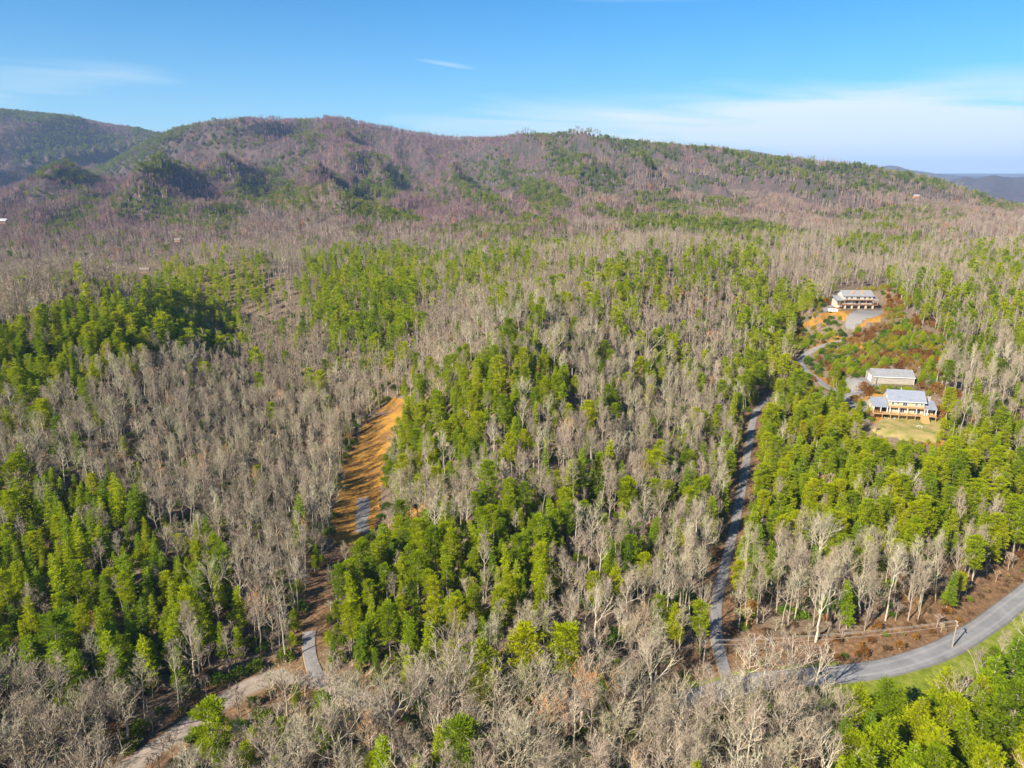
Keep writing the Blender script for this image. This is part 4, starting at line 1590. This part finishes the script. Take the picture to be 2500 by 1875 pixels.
# bare
mb = ~is_ever[rest]
ib = rest[mb]
tan_far = (vnoise(x[ib] / 160, y[ib] / 160, 66) * .5 + rngn.random(len(ib)) * .3 + 0.35 * sstep(-300, 900, x[ib]) - 0.25 * sstep(1200, 2600, y[ib]) > 0.42).astype(int)  # paler tan twigs towards the right: sunnier side put into the colour
lodb = np.where(y[ib] < 330, 0, np.where(y[ib] < 800 + 600 * rngn.random(len(ib)), 1, 2))
slimp = rngn.random(len(ib)) < np.where(y[ib] > 132, .75, .35)
idx = np.where(lodb == 0, np.where(slimp, 8 + rngn.integers(0, 7, len(ib)), rngn.integers(0, 8, len(ib))), np.where(lodb == 1, np.where(slimp, 18 + rngn.integers(0, 4, len(ib)), 15 + rngn.integers(0, 3, len(ib))), 22 + rngn.integers(0, 4, len(ib)) + 4 * tan_far))
bh = np.array(bare_h)
s = Hh[ib] / bh[idx] * np.where(lodb == 2, 1.0, 1.0)
wd = np.where(lodb == 2, s * 1.15, s * (1 + rngn.normal(0, .08, len(ib))) * np.where(y[ib] < 132, 1.12, 1.0))
tl = rngn.normal(0, .035, (len(ib), 2))
nc_ = len(crest_pts)
ch = rngn.uniform(15, 25, nc_) / 20
P_b = np.vstack([BASES[ib], crest_pts])
idx = np.concatenate([idx, 18 + rngn.integers(0, 4, nc_)])
tl = np.vstack([tl, np.zeros((nc_, 2))])
wd = np.concatenate([wd, ch * 1.0]); s = np.concatenate([s, ch])
rb = np.concatenate([rot[ib], rngn.uniform(0, 6.28, nc_)])
tag(scatter('bare_forest', 'bare', P_b, idx, rb, np.column_stack([wd, wd, s]), tl), 'grey brown leafless hardwood forest over the hills and the long ridge', 'forest', kind='stuff')
ie = rest[~mb]
lode = np.where(y[ie] < 330, 0, np.where(y[ie] < 560 + 420 * rngn.random(len(ie)), 1, 2))
con = conical[ie]
idx = np.where(lode == 0, np.where(con, 6 + rngn.integers(0, 4, len(ie)), rngn.integers(0, 6, len(ie))),
               np.where(lode == 1, np.where(con, 14 + rngn.integers(0, 3, len(ie)), 10 + rngn.integers(0, 4, len(ie))), 17 + rngn.integers(0, 4, len(ie))))
s = Hh[ie] / 16.5
s = np.where((lode == 2) & (y[ie] < 1500), s * .8, s)
wd = np.where(lode == 2, s * 1.2, s * (1 + rngn.normal(0, .1, len(ie))))
tag(scatter('evergreen_forest', 'evergreen', BASES[ie], idx, rot[ie], np.column_stack([wd, wd, s])), 'green pine and hemlock forest in patches over the hills and ridge', 'forest', kind='stuff')
print('singles', len(records), 'bare rest', len(ib), 'ever rest', len(ie))

# ---- undergrowth: shrubs under and between the trees
gx = np.arange(-420, 470, 3.0); gy = np.arange(72, 480, 3.0)
X, Yg = np.meshgrid(gx, gy)
sx = (X + rngn.uniform(-1.4, 1.4, X.shape)).ravel(); sy = (Yg + rngn.uniform(-1.4, 1.4, X.shape)).ravel()
m = np.abs(sx) < sy * 0.86 + 18
sx, sy = sx[m], sy[m]
sz = height(sx, sy)
su, sv, _ = proj(sx, sy, sz)
m = (su > -80) & (su < 2580) & (sv < 1960) & visible(sx, sy, sz + 3)
sx, sy, sz, su, sv = [q[m] for q in (sx, sy, sz, su, sv)]
n = len(sx)
dm, _ = seg_dist(sx, sy, MAINROAD[::2])
ds, _ = seg_dist(sx, sy, ROADS[1]['pts'][::2])
dg, _ = seg_dist(sx, sy, ROADS[2]['pts'][::2])
ok = ((dm > 4.0) | ((sx > -24) & (sx < 33))) & (ds > 3.6) & (dg > 3.4)
for rd in ROADS[3:]:
    d_, _ = seg_dist(sx, sy, rd['pts'][::2])
    ok &= d_ > 2.6
for p in [CLEARING] + LAWN + GRAVEL + DIRTY[2:4]:
    ok &= ~in_poly(p, su, sv)
ok &= ~in_poly([(2040, 722), (2160, 722), (2165, 800), (2060, 800)], su, sv)
ok &= ~in_poly([(2126, 925), (2232, 925), (2232, 962), (2126, 962)], su, sv)
ok &= ~in_poly([(2140, 970), (2290, 970), (2300, 1050), (2140, 1040)], su, sv)
right = sx > 38
north = sv < np.interp(su, [1700, 2060, 2300, 2500, 2700], [1655, 1640, 1580, 1450, 1330])
bank = right & north & (dm < 17)
verge = right & ~north & (dm < 8.5) & (su > 1850)
ok &= ~verge
isscrub = np.zeros(n, bool)
for p in SCRUB:
    isscrub |= in_poly(p, su, sv)
r1 = rngn.random(n)
pat = vnoise(sx / 9, sy / 9, 33)
pat2 = vnoise(sx / 6 + 9, sy / 6, 34)
prob = np.where(isscrub, 0.95, np.where(bank, 0.95, np.where(right & ~north & (dm < 16), 0.9, np.where(sv > 1450, .88, .66) * (pat > .2))))
ok &= r1 < prob
kind = np.full(n, 0)                                            # green
kind = np.where(rngn.random(n) < 0.42, 2, kind)                 # brush
hou = in_poly([(1940, 700), (2300, 700), (2400, 900), (2350, 1000), (2330, 1060), (2050, 1020), (1930, 900)], su, sv)
kind = np.where(rngn.random(n) < 0.45, 5, kind)
kind = np.where(hou, np.where(pat2 > .62, 1, np.where(pat > .5, 3, np.where(pat2 < .25, 4, 0))), kind)
kind = np.where(in_poly(SCRUB[1], su, sv), np.where(pat2 > .78, 1, 3), kind)
kind = np.where(bank, np.where(rngn.random(n) < 0.10, 0, np.where((su > 2000) & (pat2 > .55), 1, np.where(rngn.random(n) < .4, 5, 2))), kind)
kind = np.where(right & ~north & (dm < 16) & (dm > 8), np.where(pat > .45, 2, 0), kind)
evs = ever_prob(su, sv - 20, sx, sy)
kind = np.where(~hou & ~bank & (evs > .5) & (rngn.random(n) < .6), 3, kind)
redp = in_poly([(1560, 620), (1900, 640), (1950, 700), (1850, 760), (1500, 740)], su, sv) & (pat2 > .4)
kind = np.where(redp, 1, kind)
kind = np.where(~hou & ~bank & (rngn.random(n) < 0.03), 1, kind)
sc = rngn.uniform(0.6, 1.25, n)
kind = np.where((kind == 2) & ~bank & ~hou & (rngn.random(n) < .5), 0, kind)
sc = np.where(isscrub, rngn.uniform(0.6, 1.2, n), sc)
sc = np.where(bank | (right & ~north & (dm < 16)), rngn.uniform(0.45, 0.9, n), sc)
sc = np.where(in_poly([(2126, 1060), (2310, 1070), (2320, 1100), (2120, 1090)], su, sv), 0.5, sc)
si = np.where(ok)[0]
idx = kind[si] * 2 + rngn.integers(0, 2, len(si))
zz = sc[si] * rngn.uniform(.8, 1.15, len(si))
tag(scatter('undergrowth', 'shrub', np.column_stack([sx, sy, sz])[si], idx, rngn.uniform(0, 6.28, len(si)), np.column_stack([sc[si], sc[si], zz])), 'green and russet undergrowth on the forest floor and road banks', 'undergrowth', kind='stuff')
print('shrubs', len(si))


def one_shrub(name, key, k, loc, s, label, cat, group=None, sz_=None):
    st, fo, H = SHRUBS[key][k]
    t = empty(name, loc, random.random() * 6, (s, s, sz_ or s))
    tag(t, label, cat, group)
    for nm, me in (('stem', st), ('foliage', fo)):
        o = bpy.data.objects.new(nm, me)
        COL.objects.link(o)
        o.parent = t
    return t


# ------------------------------------------------------------------ buildings


def gable_roof(m, x0, x1, yf, yb, ze, zr, over=0.5, th=0.18, ridge=None):
    """ridge along x; eaves at yf (front) and yb (back)"""
    yr_ = (yf + yb) / 2 if ridge is None else ridge
    xa, xb = x0 - over, x1 + over
    sf = (zr - ze) / (yr_ - yf); sb = (zr - ze) / (yb - yr_)
    f, b = yf - over, yb + over
    zf, zb = ze - sf * over, ze - sb * over
    pts = []
    for xx in (xa, xb):
        pts += [(xx, f, zf), (xx, yr_, zr), (xx, b, zb), (xx, f, zf + th), (xx, yr_, zr + th), (xx, b, zb + th)]
    m.add(pts, [(0, 3, 4, 1), (1, 4, 5, 2), (6, 7, 10, 9), (7, 8, 11, 10), (3, 9, 10, 4), (4, 10, 11, 5), (0, 1, 7, 6), (1, 2, 8, 7), (0, 6, 9, 3), (2, 5, 11, 8)])


def gable_block(m, x0, x1, yf, yb, z0, ze, zr, ridge=None):
    yr_ = (yf + yb) / 2 if ridge is None else ridge
    v = []
    for xx in (x0, x1):
        v += [(xx, yf, z0), (xx, yb, z0), (xx, yb, ze), (xx, yr_, zr), (xx, yf, ze)]
    m.add(v, [(0, 4, 3, 2, 1), (5, 6, 7, 8, 9), (0, 5, 9, 4), (1, 2, 7, 6), (0, 1, 6, 5), (4, 9, 8, 3), (3, 8, 7, 2)])


def window(parent, x0, x1, yf, z0, z1, axis='front', door=False):
    """frame proud of the wall, glass inside it"""
    f = Mesh()
    t = 0.10
    d = 0.07

    def bx(a0, a1, c0, c1, p0, p1):
        if axis == 'front':
            return (a0, a1, yf - p1, yf - p0, c0, c1)
        return (yf - p1, yf - p0, a0, a1, c0, c1)
    M_ = Mesh()
    for (a0, a1, c0, c1) in ((x0, x1, z1 - t, z1), (x0, x1, z0, z0 + t), (x0, x0 + t, z0 + t, z1 - t), (x1 - t, x1, z0 + t, z1 - t), ((x0 + x1) / 2 - .03, (x0 + x1) / 2 + .03, z0 + t, z1 - t)):
        M_.box(*bx(a0, a1, c0, c1, 0.0, d))
    w = M_.obj('door' if door else 'window', MB['white'], parent)
    g = Mesh()
    g.box(*bx(x0 + t * .7, x1 - t * .7, z0 + t * .7, z1 - t * .7, -0.02, 0.03))
    g.obj('pane', MB['glass'], w)
    return w


def railing(m, x0, x1, y0, y1, z, h=0.95, step=0.35, posts=2.4):
    """rail from (x0,y0) to (x1,y1)"""
    L = math.hypot(x1 - x0, y1 - y0)
    ux, uy = (x1 - x0) / L, (y1 - y0) / L
    for zz in (z + 0.12, z + h):
        a = .05
        px, py = -uy * a, ux * a
        m.add([(x0 - px, y0 - py, zz - .05), (x1 - px, y1 - py, zz - .05), (x1 + px, y1 + py, zz - .05), (x0 + px, y0 + py, zz - .05),
               (x0 - px, y0 - py, zz + .04), (x1 - px, y1 - py, zz + .04), (x1 + px, y1 + py, zz + .04), (x0 + px, y0 + py, zz + .04)],
              [(0, 3, 2, 1), (4, 5, 6, 7), (0, 1, 5, 4), (1, 2, 6, 5), (2, 3, 7, 6), (3, 0, 4, 7)])
    n = int(L / step)
    for i in range(n + 1):
        q = i / max(n, 1)
        cx, cy = x0 + (x1 - x0) * q, y0 + (y1 - y0) * q
        w = 0.025
        m.box(cx - w, cx + w, cy - w, cy + w, z + .15, z + h - .04)


def posts(parent, xs, yy, z0, z1, mat, w=0.10, name='post'):
    for xx in xs:
        p = Mesh()
        p.box(xx - w, xx + w, yy - w, yy + w, z0, z1)
        p.obj(name, mat, parent)


def chimney(parent, x0, x1, y0, y1, z0, z1, mat):
    c = Mesh()
    c.box(x0, x1, y0, y1, z0, z1)
    c.box(x0 - .1, x1 + .1, y0 - .1, y1 + .1, z1, z1 + .18)
    return c.obj('chimney', mat, parent)


def lower_house():
    t = empty('house', (LOW[0], LOW[1], LOW[2]), R(-12))
    tag(t, 'cream two storey house with blue grey metal roof above the tan lawn', 'house')
    D = 2.1                                   # deck level
    # main block: 13 m wide
    w = Mesh()
    gable_block(w, -6.5, 6.5, 0.0, 8.5, -0.6, D + 5.2, D + 8.2)
    w.obj('wall', MB['cream'], t)
    lw = Mesh()
    gable_block(lw, -12.2, -8.8, 1.2, 8.0, -0.6, D + 2.7, D + 4.0, 4.6)
    lw.obj('left_wing', MB['cream'], t)
    rw = Mesh()
    gable_block(rw, 6.5, 10.4, 1.0, 7.4, -0.6, D + 2.6, D + 3.9, 4.2)
    rw.obj('right_wing', MB['cream'], t)
    m = Mesh()
    gable_roof(m, -6.5, 6.5, 0.0, 8.5, D + 5.2, D + 8.2, 0.55)
    rf = m.obj('roof', MB['roof_blue'], t)
    v = Mesh()
    v.tube([(-1.2, 5.2, D + 7.9), (-1.2, 5.2, D + 9.0)], [.09, .09], 6, True)
    v.obj('vent_pipe', MB['white'], rf)
    m = Mesh()
    gable_roof(m, -12.2, -7.1, -1.2, 8.0, D + 2.5, D + 4.6, 0.35, ridge=4.6)
    m.obj('roof', MB['roof_blue'], t)
    m = Mesh()
    gable_roof(m, 7.1, 10.6, -1.2, 7.4, D + 2.5, D + 4.4, 0.35, ridge=4.2)
    m.obj('roof', MB['roof_blue'], t)
    chimney(t, 9.0, 10.0, 4.9, 5.9, D - 2, D + 5.6, MB['grey_stone'])
    tr = Mesh()
    tr.box(-7.1, 7.1, -0.68, -0.56, D + 4.72, D + 4.9)
    tr.obj('eave_trim', MB['white'], t)
    # deck and balcony
    d = Mesh()
    d.box(-12.4, 10.6, -2.6, -0.01, D - .22, D)
    dk = d.obj('deck', MB['wood_tan'], t)
    r = Mesh()
    railing(r, -12.3, 4.6, -2.52, -2.52, D)
    railing(r, 7.9, 10.5, -2.52, -2.52, D)
    railing(r, -12.3, -12.3, -2.5, -0.2, D)
    railing(r, 10.5, 10.5, -2.5, -0.2, D)
    r.obj('railing', MB['wood_tan'], dk)
    b = Mesh()
    b.box(-6.5, 6.5, -1.7, -0.01, D + 2.55, D + 2.75)
    bk = b.obj('balcony', MB['wood_tan'], t)
    r = Mesh()
    railing(r, -6.4, 6.4, -1.63, -1.63, D + 2.75)
    r.obj('railing', MB['wood_tan'], bk)
    posts(t, [-6.3, -3.1, 0.1, 3.3, 6.3], -1.6, D, D + 2.55, MB['white'])
    posts(t, [-12.2, -9.6, -7.3, 7.3, 10.4], -1.5, D, D + 2.45, MB['white'])
    posts(t, [-12.2, -9, -6, -3, 0, 3, 7.8, 10.4], -2.45, -0.6, D - .22, MB['wood_tan'])
    # openings
    for (a, c) in ((-5.6, -4.6), (3.0, 4.0)):
        window(t, a, c, 0, D + 2.9, D + 4.8)
    window(t, -3.6, -2.7, 0, D + 3.3, D + 4.6)
    window(t, 5.0, 5.9, 0, D + 3.3, D + 4.6)
    window(t, -1.5, 0.3, 0, D + 2.78, D + 4.8, door=True)
    window(t, -2.0, -0.4, 0, D + .03, D + 2.15, door=True)
    window(t, 3.0, 5.4, 0, D + .03, D + 2.15, door=True)
    for (a, c) in ((-5.8, -5.0), (-4.2, -3.4), (0.8, 1.6)):
        window(t, a, c, 0, D + .8, D + 2.0)
    for (a, c) in ((7.0, 7.9), (8.4, 9.3)):
        window(t, a, c, 1.0, D + .7, D + 2.1)
    window(t, 3.4, 4.4, -6.5, D + 5.0, D + 6.3, 'side')
    window(t, 3.2, 4.6, -12.2, D + 0.9, D + 2.1, 'side')
    # broad front steps
    s = Mesh()
    for k in range(8):
        z1 = D - .10 - k * 0.26
        s.box(4.8, 7.7, -2.62 - (k + 1) * .34, -2.62 - k * .34, -0.6 if z1 > 0 else -.6, max(z1, .05))
    s.obj('steps', MB['wood_tan'], t)
    return t


def upper_house():
    t = empty('house', (UP[0], UP[1], UP[2]), R(-3))
    tag(t, 'grey roofed house on the hilltop with dark wraparound porches and two dormers', 'house')
    D = 2.2
    w = Mesh()
    gable_block(w, -8.5, 8.5, 0, 9.5, -.6, D + 5.0, D + 7.6)
    w.obj('wall', MB['white_wall'], t)
    lw = Mesh()
    gable_block(lw, -11.6, -8.5, 2.0, 9.0, -.6, D + 2.5, D + 3.5, 5.5)
    lw.obj('left_wing', MB['white_wall'], t)
    m = Mesh()
    gable_roof(m, -8.5, 8.5, 0, 9.5, D + 5.0, D + 7.6, 0.6)
    rf = m.obj('roof', MB['roof_grey'], t)
    for cx in (-2.6, 3.0):
        d = Mesh()
        gable_block(d, cx - .55, cx + .55, 1.8, 4.0, D + 5.8, D + 7.2, D + 7.6)
        d.obj('dormer', MB['wood_tan'], rf)
    m = Mesh()
    gable_roof(m, -13.0, -9.1, -1.6, 9.0, D + 2.5, D + 4.2, 0.35, ridge=5.5)
    m.obj('roof', MB['roof_grey'], t)
    m = Mesh()
    gable_roof(m, 9.1, 11.0, -1.8, 7.0, D + 2.5, D + 4.0, 0.3, ridge=4.5)
    m.obj('roof', MB['roof_grey'], t)
    d = Mesh()
    d.box(-11.8, 11.2, -2.8, -0.01, D - .25, D)
    dk = d.obj('deck', MB['wood_dark'], t)
    r = Mesh()
    railing(r, -11.7, 11.1, -2.7, -2.7, D, step=.3)
    railing(r, 11.1, 11.1, -2.6, -0.2, D)
    r.obj('railing', MB['wood_dark'], dk)
    b = Mesh()
    b.box(-8.5, 8.5, -2.0, -0.01, D + 2.65, D + 2.85)
    bk = b.obj('balcony', MB['wood_dark'], t)
    r = Mesh()
    railing(r, -8.4, 8.4, -1.92, -1.92, D + 2.85, step=.3)
    r.obj('railing', MB['wood_tan'], bk)
    posts(t, [-8.3, -4.2, 0, 4.2, 8.3], -1.9, D, D + 2.65, MB['wood_tan'])
    posts(t, [-12.6, -11.0, 10.8], -1.7, D, D + 2.4, MB['wood_tan'])
    for cx in (-8, -4, 0, 4, 8):
        p = Mesh()
        p.box(cx - .45, cx + .45, -2.7, -1.9, -.6, D - .25)
        p.obj('pier', MB['stone'], t)
    for (a, c) in ((-7.4, -5.8), (-4.6, -3.0), (-1.2, 1.2), (3.0, 4.6), (5.8, 7.4)):
        window(t, a, c, 0, D + 2.9, D + 4.7, door=(a == -1.2))
    for (a, c) in ((-7.4, -6.0), (-4.4, -3.2), (1.8, 3.2), (4.4, 6.6)):
        window(t, a, c, 0, D + .7, D + 2.2)
    window(t, -1.4, 0.6, 0, D + .03, D + 2.2, door=True)
    for (a, c) in ((-6.6, -5.0), (-2.6, -1.0), (1.4, 3.4), (5.4, 7.0)):
        window(t, a, c, 0, 0.1, D - .4)
    window(t, 4.2, 5.3, -8.5, D + 4.6, D + 6.0, 'side')
    return t


def barn():
    t = empty('barn', (BARN[0], BARN[1], BARN[2]), R(-9))
    tag(t, 'long tan sheet metal barn with pale grey roof behind the lower house', 'barn')
    w = Mesh()
    gable_block(w, -8.6, 8.6, 0, 9.5, -.8, 3.4, 5.6)
    w.obj('wall', MB['barn_wall'], t)
    m = Mesh()
    gable_roof(m, -8.6, 8.6, 0, 9.5, 3.4, 5.6, 0.35)
    m.obj('roof', MB['roof_grey'], t)
    e = Mesh()
    e.box(-9.0, 9.0, -0.50, -0.37, 3.05, 3.25)
    e.obj('eave_trim', MB['white'], t)
    d = Mesh()
    d.box(-8.68, -8.60, 2.6, 6.6, -.2, 3.0)
    d.obj('garage_door', MB['white'], t)
    c = Mesh()
    for yy in (-.06, 9.44):
        for xx in (-8.66, 8.54):
            c.box(xx, xx + .12, yy, yy + .12, -.3, 3.3)
    c.obj('corner_trim', MB['white'], t)
    return t


lower_house()
upper_house()
barn()


def small_house(u, v, W, label, wall, roof, stilts=False, name='house', rz=0.0, lift=0.0):
    px, py, pz = hit(u, v, True)
    t = empty(name, (px, py, pz), rz)
    tag(t, label, name)
    z0 = lift
    w = Mesh()
    gable_block(w, -W / 2, W / 2, 0, W * .55, z0 - (0 if stilts else 3), z0 + W * .32, z0 + W * .50)
    w.obj('wall', wall, t)
    m = Mesh()
    gable_roof(m, -W / 2, W / 2, 0, W * .55, z0 + W * .32, z0 + W * .50, W * .06, W * .03)
    m.obj('roof', roof, t)
    for k in (-1, 0, 1):
        window(t, k * W * .28 - W * .07, k * W * .28 + W * .07, 0, z0 + W * .10, z0 + W * .25)
    d = Mesh()
    d.box(-W * .55, W * .55, -W * .2, -0.02, z0 - .3, z0)
    railing(d, -W * .54, W * .54, -W * .19, -W * .19, z0, 1.0, .5)
    d.obj('deck', MB['wood_tan'], t)
    for k in (-.5, 0, .5):
        posts(t, [k * W], -W * .18, -4, z0 - .3, MB['wood_dark'], .16)
        if stilts:
            posts(t, [k * W * .95], W * .5, -4, z0, MB['wood_dark'], .16)
    return t


small_house(2236, 495, 10, 'tiny orange house with white roof far off on the wooded ridge', MB['orange_wall'], MB['far_roof'], lift=11)
small_house(436, 612, 7.5, 'small brown cabin on posts in the far left valley wood', MB['wood_dark'], MB['log'], True, 'cabin', lift=12)
small_house(357, 700, 7, 'small brown cabin on posts nearer the bright pine ridge', MB['wood_dark'], MB['log'], True, 'cabin', lift=11)
small_house(6, 563, 16, 'pale roofed house at the far left edge below the hills', MB['wood_dark'], MB['far_roof'], lift=11)

# ------------------------------------------------------------------ poles and wires


def utility_pole(u, v, H, label, arm=True, rz=0.0, group=None):
    px, py, pz = hit(u, v, True)
    t = empty('utility_pole', (px, py, pz), rz)
    tag(t, label, 'utility pole', group)
    m = Mesh()
    m.tube([(0, 0, -1), (0, 0, H * .5), (0, 0, H)], [.19, .16, .12], 8, True)
    m.obj('pole', MB['pole'], t)
    if arm:
        a = Mesh()
        a.box(-1.1, 1.1, -.08, .08, H - .55, H - .38)
        ar = a.obj('crossarm', MB['pole'], t)
        for xx in (-.95, 0, .95):
            i = Mesh()
            zb = H - .38 if xx else H
            i.tube([(xx, 0, zb), (xx, 0, zb + .14), (xx, 0, zb + .22)], [.05, .075, .04], 6, True)
            i.obj('insulator', MB['white'], ar)
    tr = None
    return t, H


pA, HA_ = utility_pole(2324, 1583, 7.2, 'wooden utility pole on the grass verge beside the grey road bend', rz=R(70))
pB, HB_ = utility_pole(1716, 1638, 7.6, 'utility pole left of the side road junction', rz=R(80))
pC, HC_ = utility_pole(1837, 1602, 6.0, 'thin bare pole on the brushy bank right of the junction', False)
pD, HD_ = utility_pole(2127, 956, 8.2, 'slim pole between the barn and the lower house', False)
for dx_, dz_ in ((-.95, -.1), (0, .25), (.95, -.1)):
    ends = []
    for p, H in ((pA, HA_), (pB, HB_)):
        c, s_ = math.cos(p.rotation_euler.z), math.sin(p.rotation_euler.z)
        ends.append(np.array([p.location.x + c * dx_, p.location.y + s_ * dx_, p.location.z + H + dz_]))
    pts = []
    for i in range(25):
        q = i / 24
        pt = ends[0] * (1 - q) + ends[1] * q
        pt[2] -= 1.1 * 4 * q * (1 - q)
        pts.append(pt)
    m = Mesh()
    m.tube(pts, [.030] * 25, 4)
    o = m.obj('power_line', MB['wire'])
    tag(o, {-.95: 'power wire nearest the grey road, between the two utility poles', 0: 'topmost middle power wire between the two utility poles', .95: 'power wire nearest the wooded bank, between the two utility poles'}[dx_], 'wire', 'wires between the utility poles')

# ------------------------------------------------------------------ things around the houses
# row of round green shrubs between barn and lower house
for k, (u, v, s) in enumerate([(2138, 954, .95), (2154, 954, .95), (2170, 954, 1.0), (2187, 955, .8), (2204, 955, 1.0), (2219, 957, .9), (2230, 962, .8)]):
    px, py, pz = hit(u, v, True)
    one_shrub('round_shrub', 'young', k % 2, (px, py, pz), s, ('%s round green shrub in the row between barn and house' % ['first', 'second', 'third', 'fourth', 'fifth', 'sixth', 'last'][k]), 'shrub', 'round shrubs in a row behind the lower house', s * .75)
for u, v, s, sz_, lab in ((2235, 1022, .55, .75, 'dark green cone shrub left of the front steps'), (2261, 1024, .55, .6, 'dark green cone shrub right of the front steps'), (2158, 1016, .5, .5, 'small green shrub at the left end of the deck')):
    px, py, pz = hit(u, v, True)
    one_shrub('cone_shrub', 'green', 0, (px, py - 1.2, pz), s, lab, 'shrub', None, sz_ * 1.3)
for u, v, key, s, lab in ((2108, 960, 'russet', 1.7, 'large rust orange oak left of the barn shrubs'), (2088, 985, 'russet', 1.2, 'rust orange bush beside the lower driveway'),
                          (2290, 1010, 'russet', 1.2, 'rusty red bush at the right end of the lower house'), (2188, 1012, 'russet', .5, 'low rusty bush in front of the deck'),
                          (2302, 1050, 'young', 1.3, 'bright green bushy pine at the right edge of the lawn'), (2296, 1075, 'young', 1.1, 'bright green bush at the lower right lawn corner'),
                          (2320, 1055, 'young', 1.4, 'round green bush standing right of the lawn pines')):
    px, py, pz = hit(u, v, True)
    one_shrub('bush', key, 1, (px, py, pz), s, lab, 'bush')


def rock_ring(u, v, rad, n, label, name, seed):
    px, py, pz = hit(u, v, True)
    rng = random.Random(seed)
    t = empty(name, (px, py, pz))
    tag(t, label, name.replace('_', ' '))
    m = Mesh()
    for k in range(n):
        a = 6.283 * k / n
        cx, cy = math.cos(a) * rad * rng.uniform(.8, 1.2), math.sin(a) * rad * rng.uniform(.8, 1.2)
        s = rng.uniform(.18, .34)
        vs = [(cx + s * math.cos(b) * rng.uniform(.8, 1.2) * q, cy + s * math.sin(b) * rng.uniform(.8, 1.2) * q, zc) for zc, q in ((-.1, 1), (s * .7, .9), (s * 1.1, .45)) for b in [j * 1.047 for j in range(6)]]
        fs = [(r_ * 6 + j, r_ * 6 + (j + 1) % 6, (r_ + 1) * 6 + (j + 1) % 6, (r_ + 1) * 6 + j) for r_ in range(2) for j in range(6)] + [tuple(range(12, 18))]
        m.add(vs, fs)
    m.obj('stones', MB['grey_stone'], t)


rock_ring(2245, 1042, 1.0, 9, 'ring of grey stones in the middle of the tan lawn', 'fire_pit', 3)
rock_ring(2172, 1020, 1.9, 16, 'pale rock bed at the upper left of the lawn', 'rock_bed', 5)


def trailer(u, v, L, W, H, label, name, mat, rz):
    px, py, pz = hit(u, v, True)
    t = empty(name, (px, py, pz), rz)
    tag(t, label, name.replace('_', ' '))
    b = Mesh()
    b.add([(-L / 2, -W / 2, .5), (L / 2, -W / 2, .5), (L / 2, W / 2, .5), (-L / 2, W / 2, .5), (-L / 2, -W / 2, H * .8), (L / 2, -W / 2, H * .8), (L / 2, W / 2, H * .8), (-L / 2, W / 2, H * .8),
           (-L / 2 + .2, -W / 2 + .15, H), (L / 2 - .2, -W / 2 + .15, H), (L / 2 - .2, W / 2 - .15, H), (-L / 2 + .2, W / 2 - .15, H)],
          [(0, 3, 2, 1), (0, 1, 5, 4), (1, 2, 6, 5), (2, 3, 7, 6), (3, 0, 4, 7), (4, 5, 9, 8), (5, 6, 10, 9), (6, 7, 11, 10), (7, 4, 8, 11), (8, 9, 10, 11)])
    b.obj('body', mat, t)
    for sx_ in (-.35 * L, .28 * L):
        for sy_ in (-W / 2, W / 2):
            w = Mesh()
            w.tube([(sx_, sy_ - .12, .36), (sx_, sy_ + .12, .36)], [.36, .36], 12, True)
            w.obj('wheel', MB['rubber'], t)
    h = Mesh()
    h.box(-L / 2 - 1.1, -L / 2, -.06, .06, .45, .56)
    h.obj('hitch', MB['dark_metal'], t)


trailer(2033, 762, 5.0, 2.0, 1.9, 'white enclosed trailer parked on the upper yard', 'cargo_trailer', MB['white'], R(-8))
trailer(2128, 950, 3.0, 1.7, 1.7, 'dark utility trailer parked at the barn end', 'utility_trailer', MB['dark_metal'], R(75))


def brush_pile():
    px, py, pz = hit(945, 1010, True)
    t = empty('brush_pile', (px, py, pz), R(35))
    tag(t, 'heap of cut grey logs and branches at the top of the clearing', 'log pile')
    rng = random.Random(4)
    for k in range(16):
        L = rng.uniform(4, 9)
        a = rng.gauss(0, .35)
        cx, cy, cz = rng.uniform(-7, 7), rng.uniform(-1.6, 1.6), .25 + rng.random() * 1.1
        d = np.array([math.cos(a), math.sin(a), rng.gauss(0, .08)])
        c = np.array([cx, cy, cz])
        m = Mesh()
        rr = rng.uniform(.12, .24)
        m.tube([c - d * L / 2, c, c + d * L / 2], [rr, rr * .85, rr * .6], 6, True)
        m.obj('log', MB['log'], t)


brush_pile()

# ------------------------------------------------------------------ air
hz = Mesh()
hz.box(-26000, 26000, -3000, 26000, -140, 560)
h = hz.obj('haze', None)
h.data.materials.clear()
hm = bpy.data.materials.new('haze_air')
hm.use_nodes = True
nt = hm.node_tree
nt.nodes.remove(nt.nodes['Principled BSDF'])
pv = nt.nodes.new('ShaderNodeVolumePrincipled')
pv.inputs['Color'].default_value = (0.44, 0.62, 0.95, 1)
pv.inputs['Density'].default_value = 0.00006
pv.inputs['Anisotropy'].default_value = 0.0
nt.links.new(pv.outputs[0], nt.nodes['Material Output'].inputs['Volume'])
h.data.materials.append(hm)
tag(h, 'thin blue air haze over the hills', 'haze', kind='stuff')
print('done')
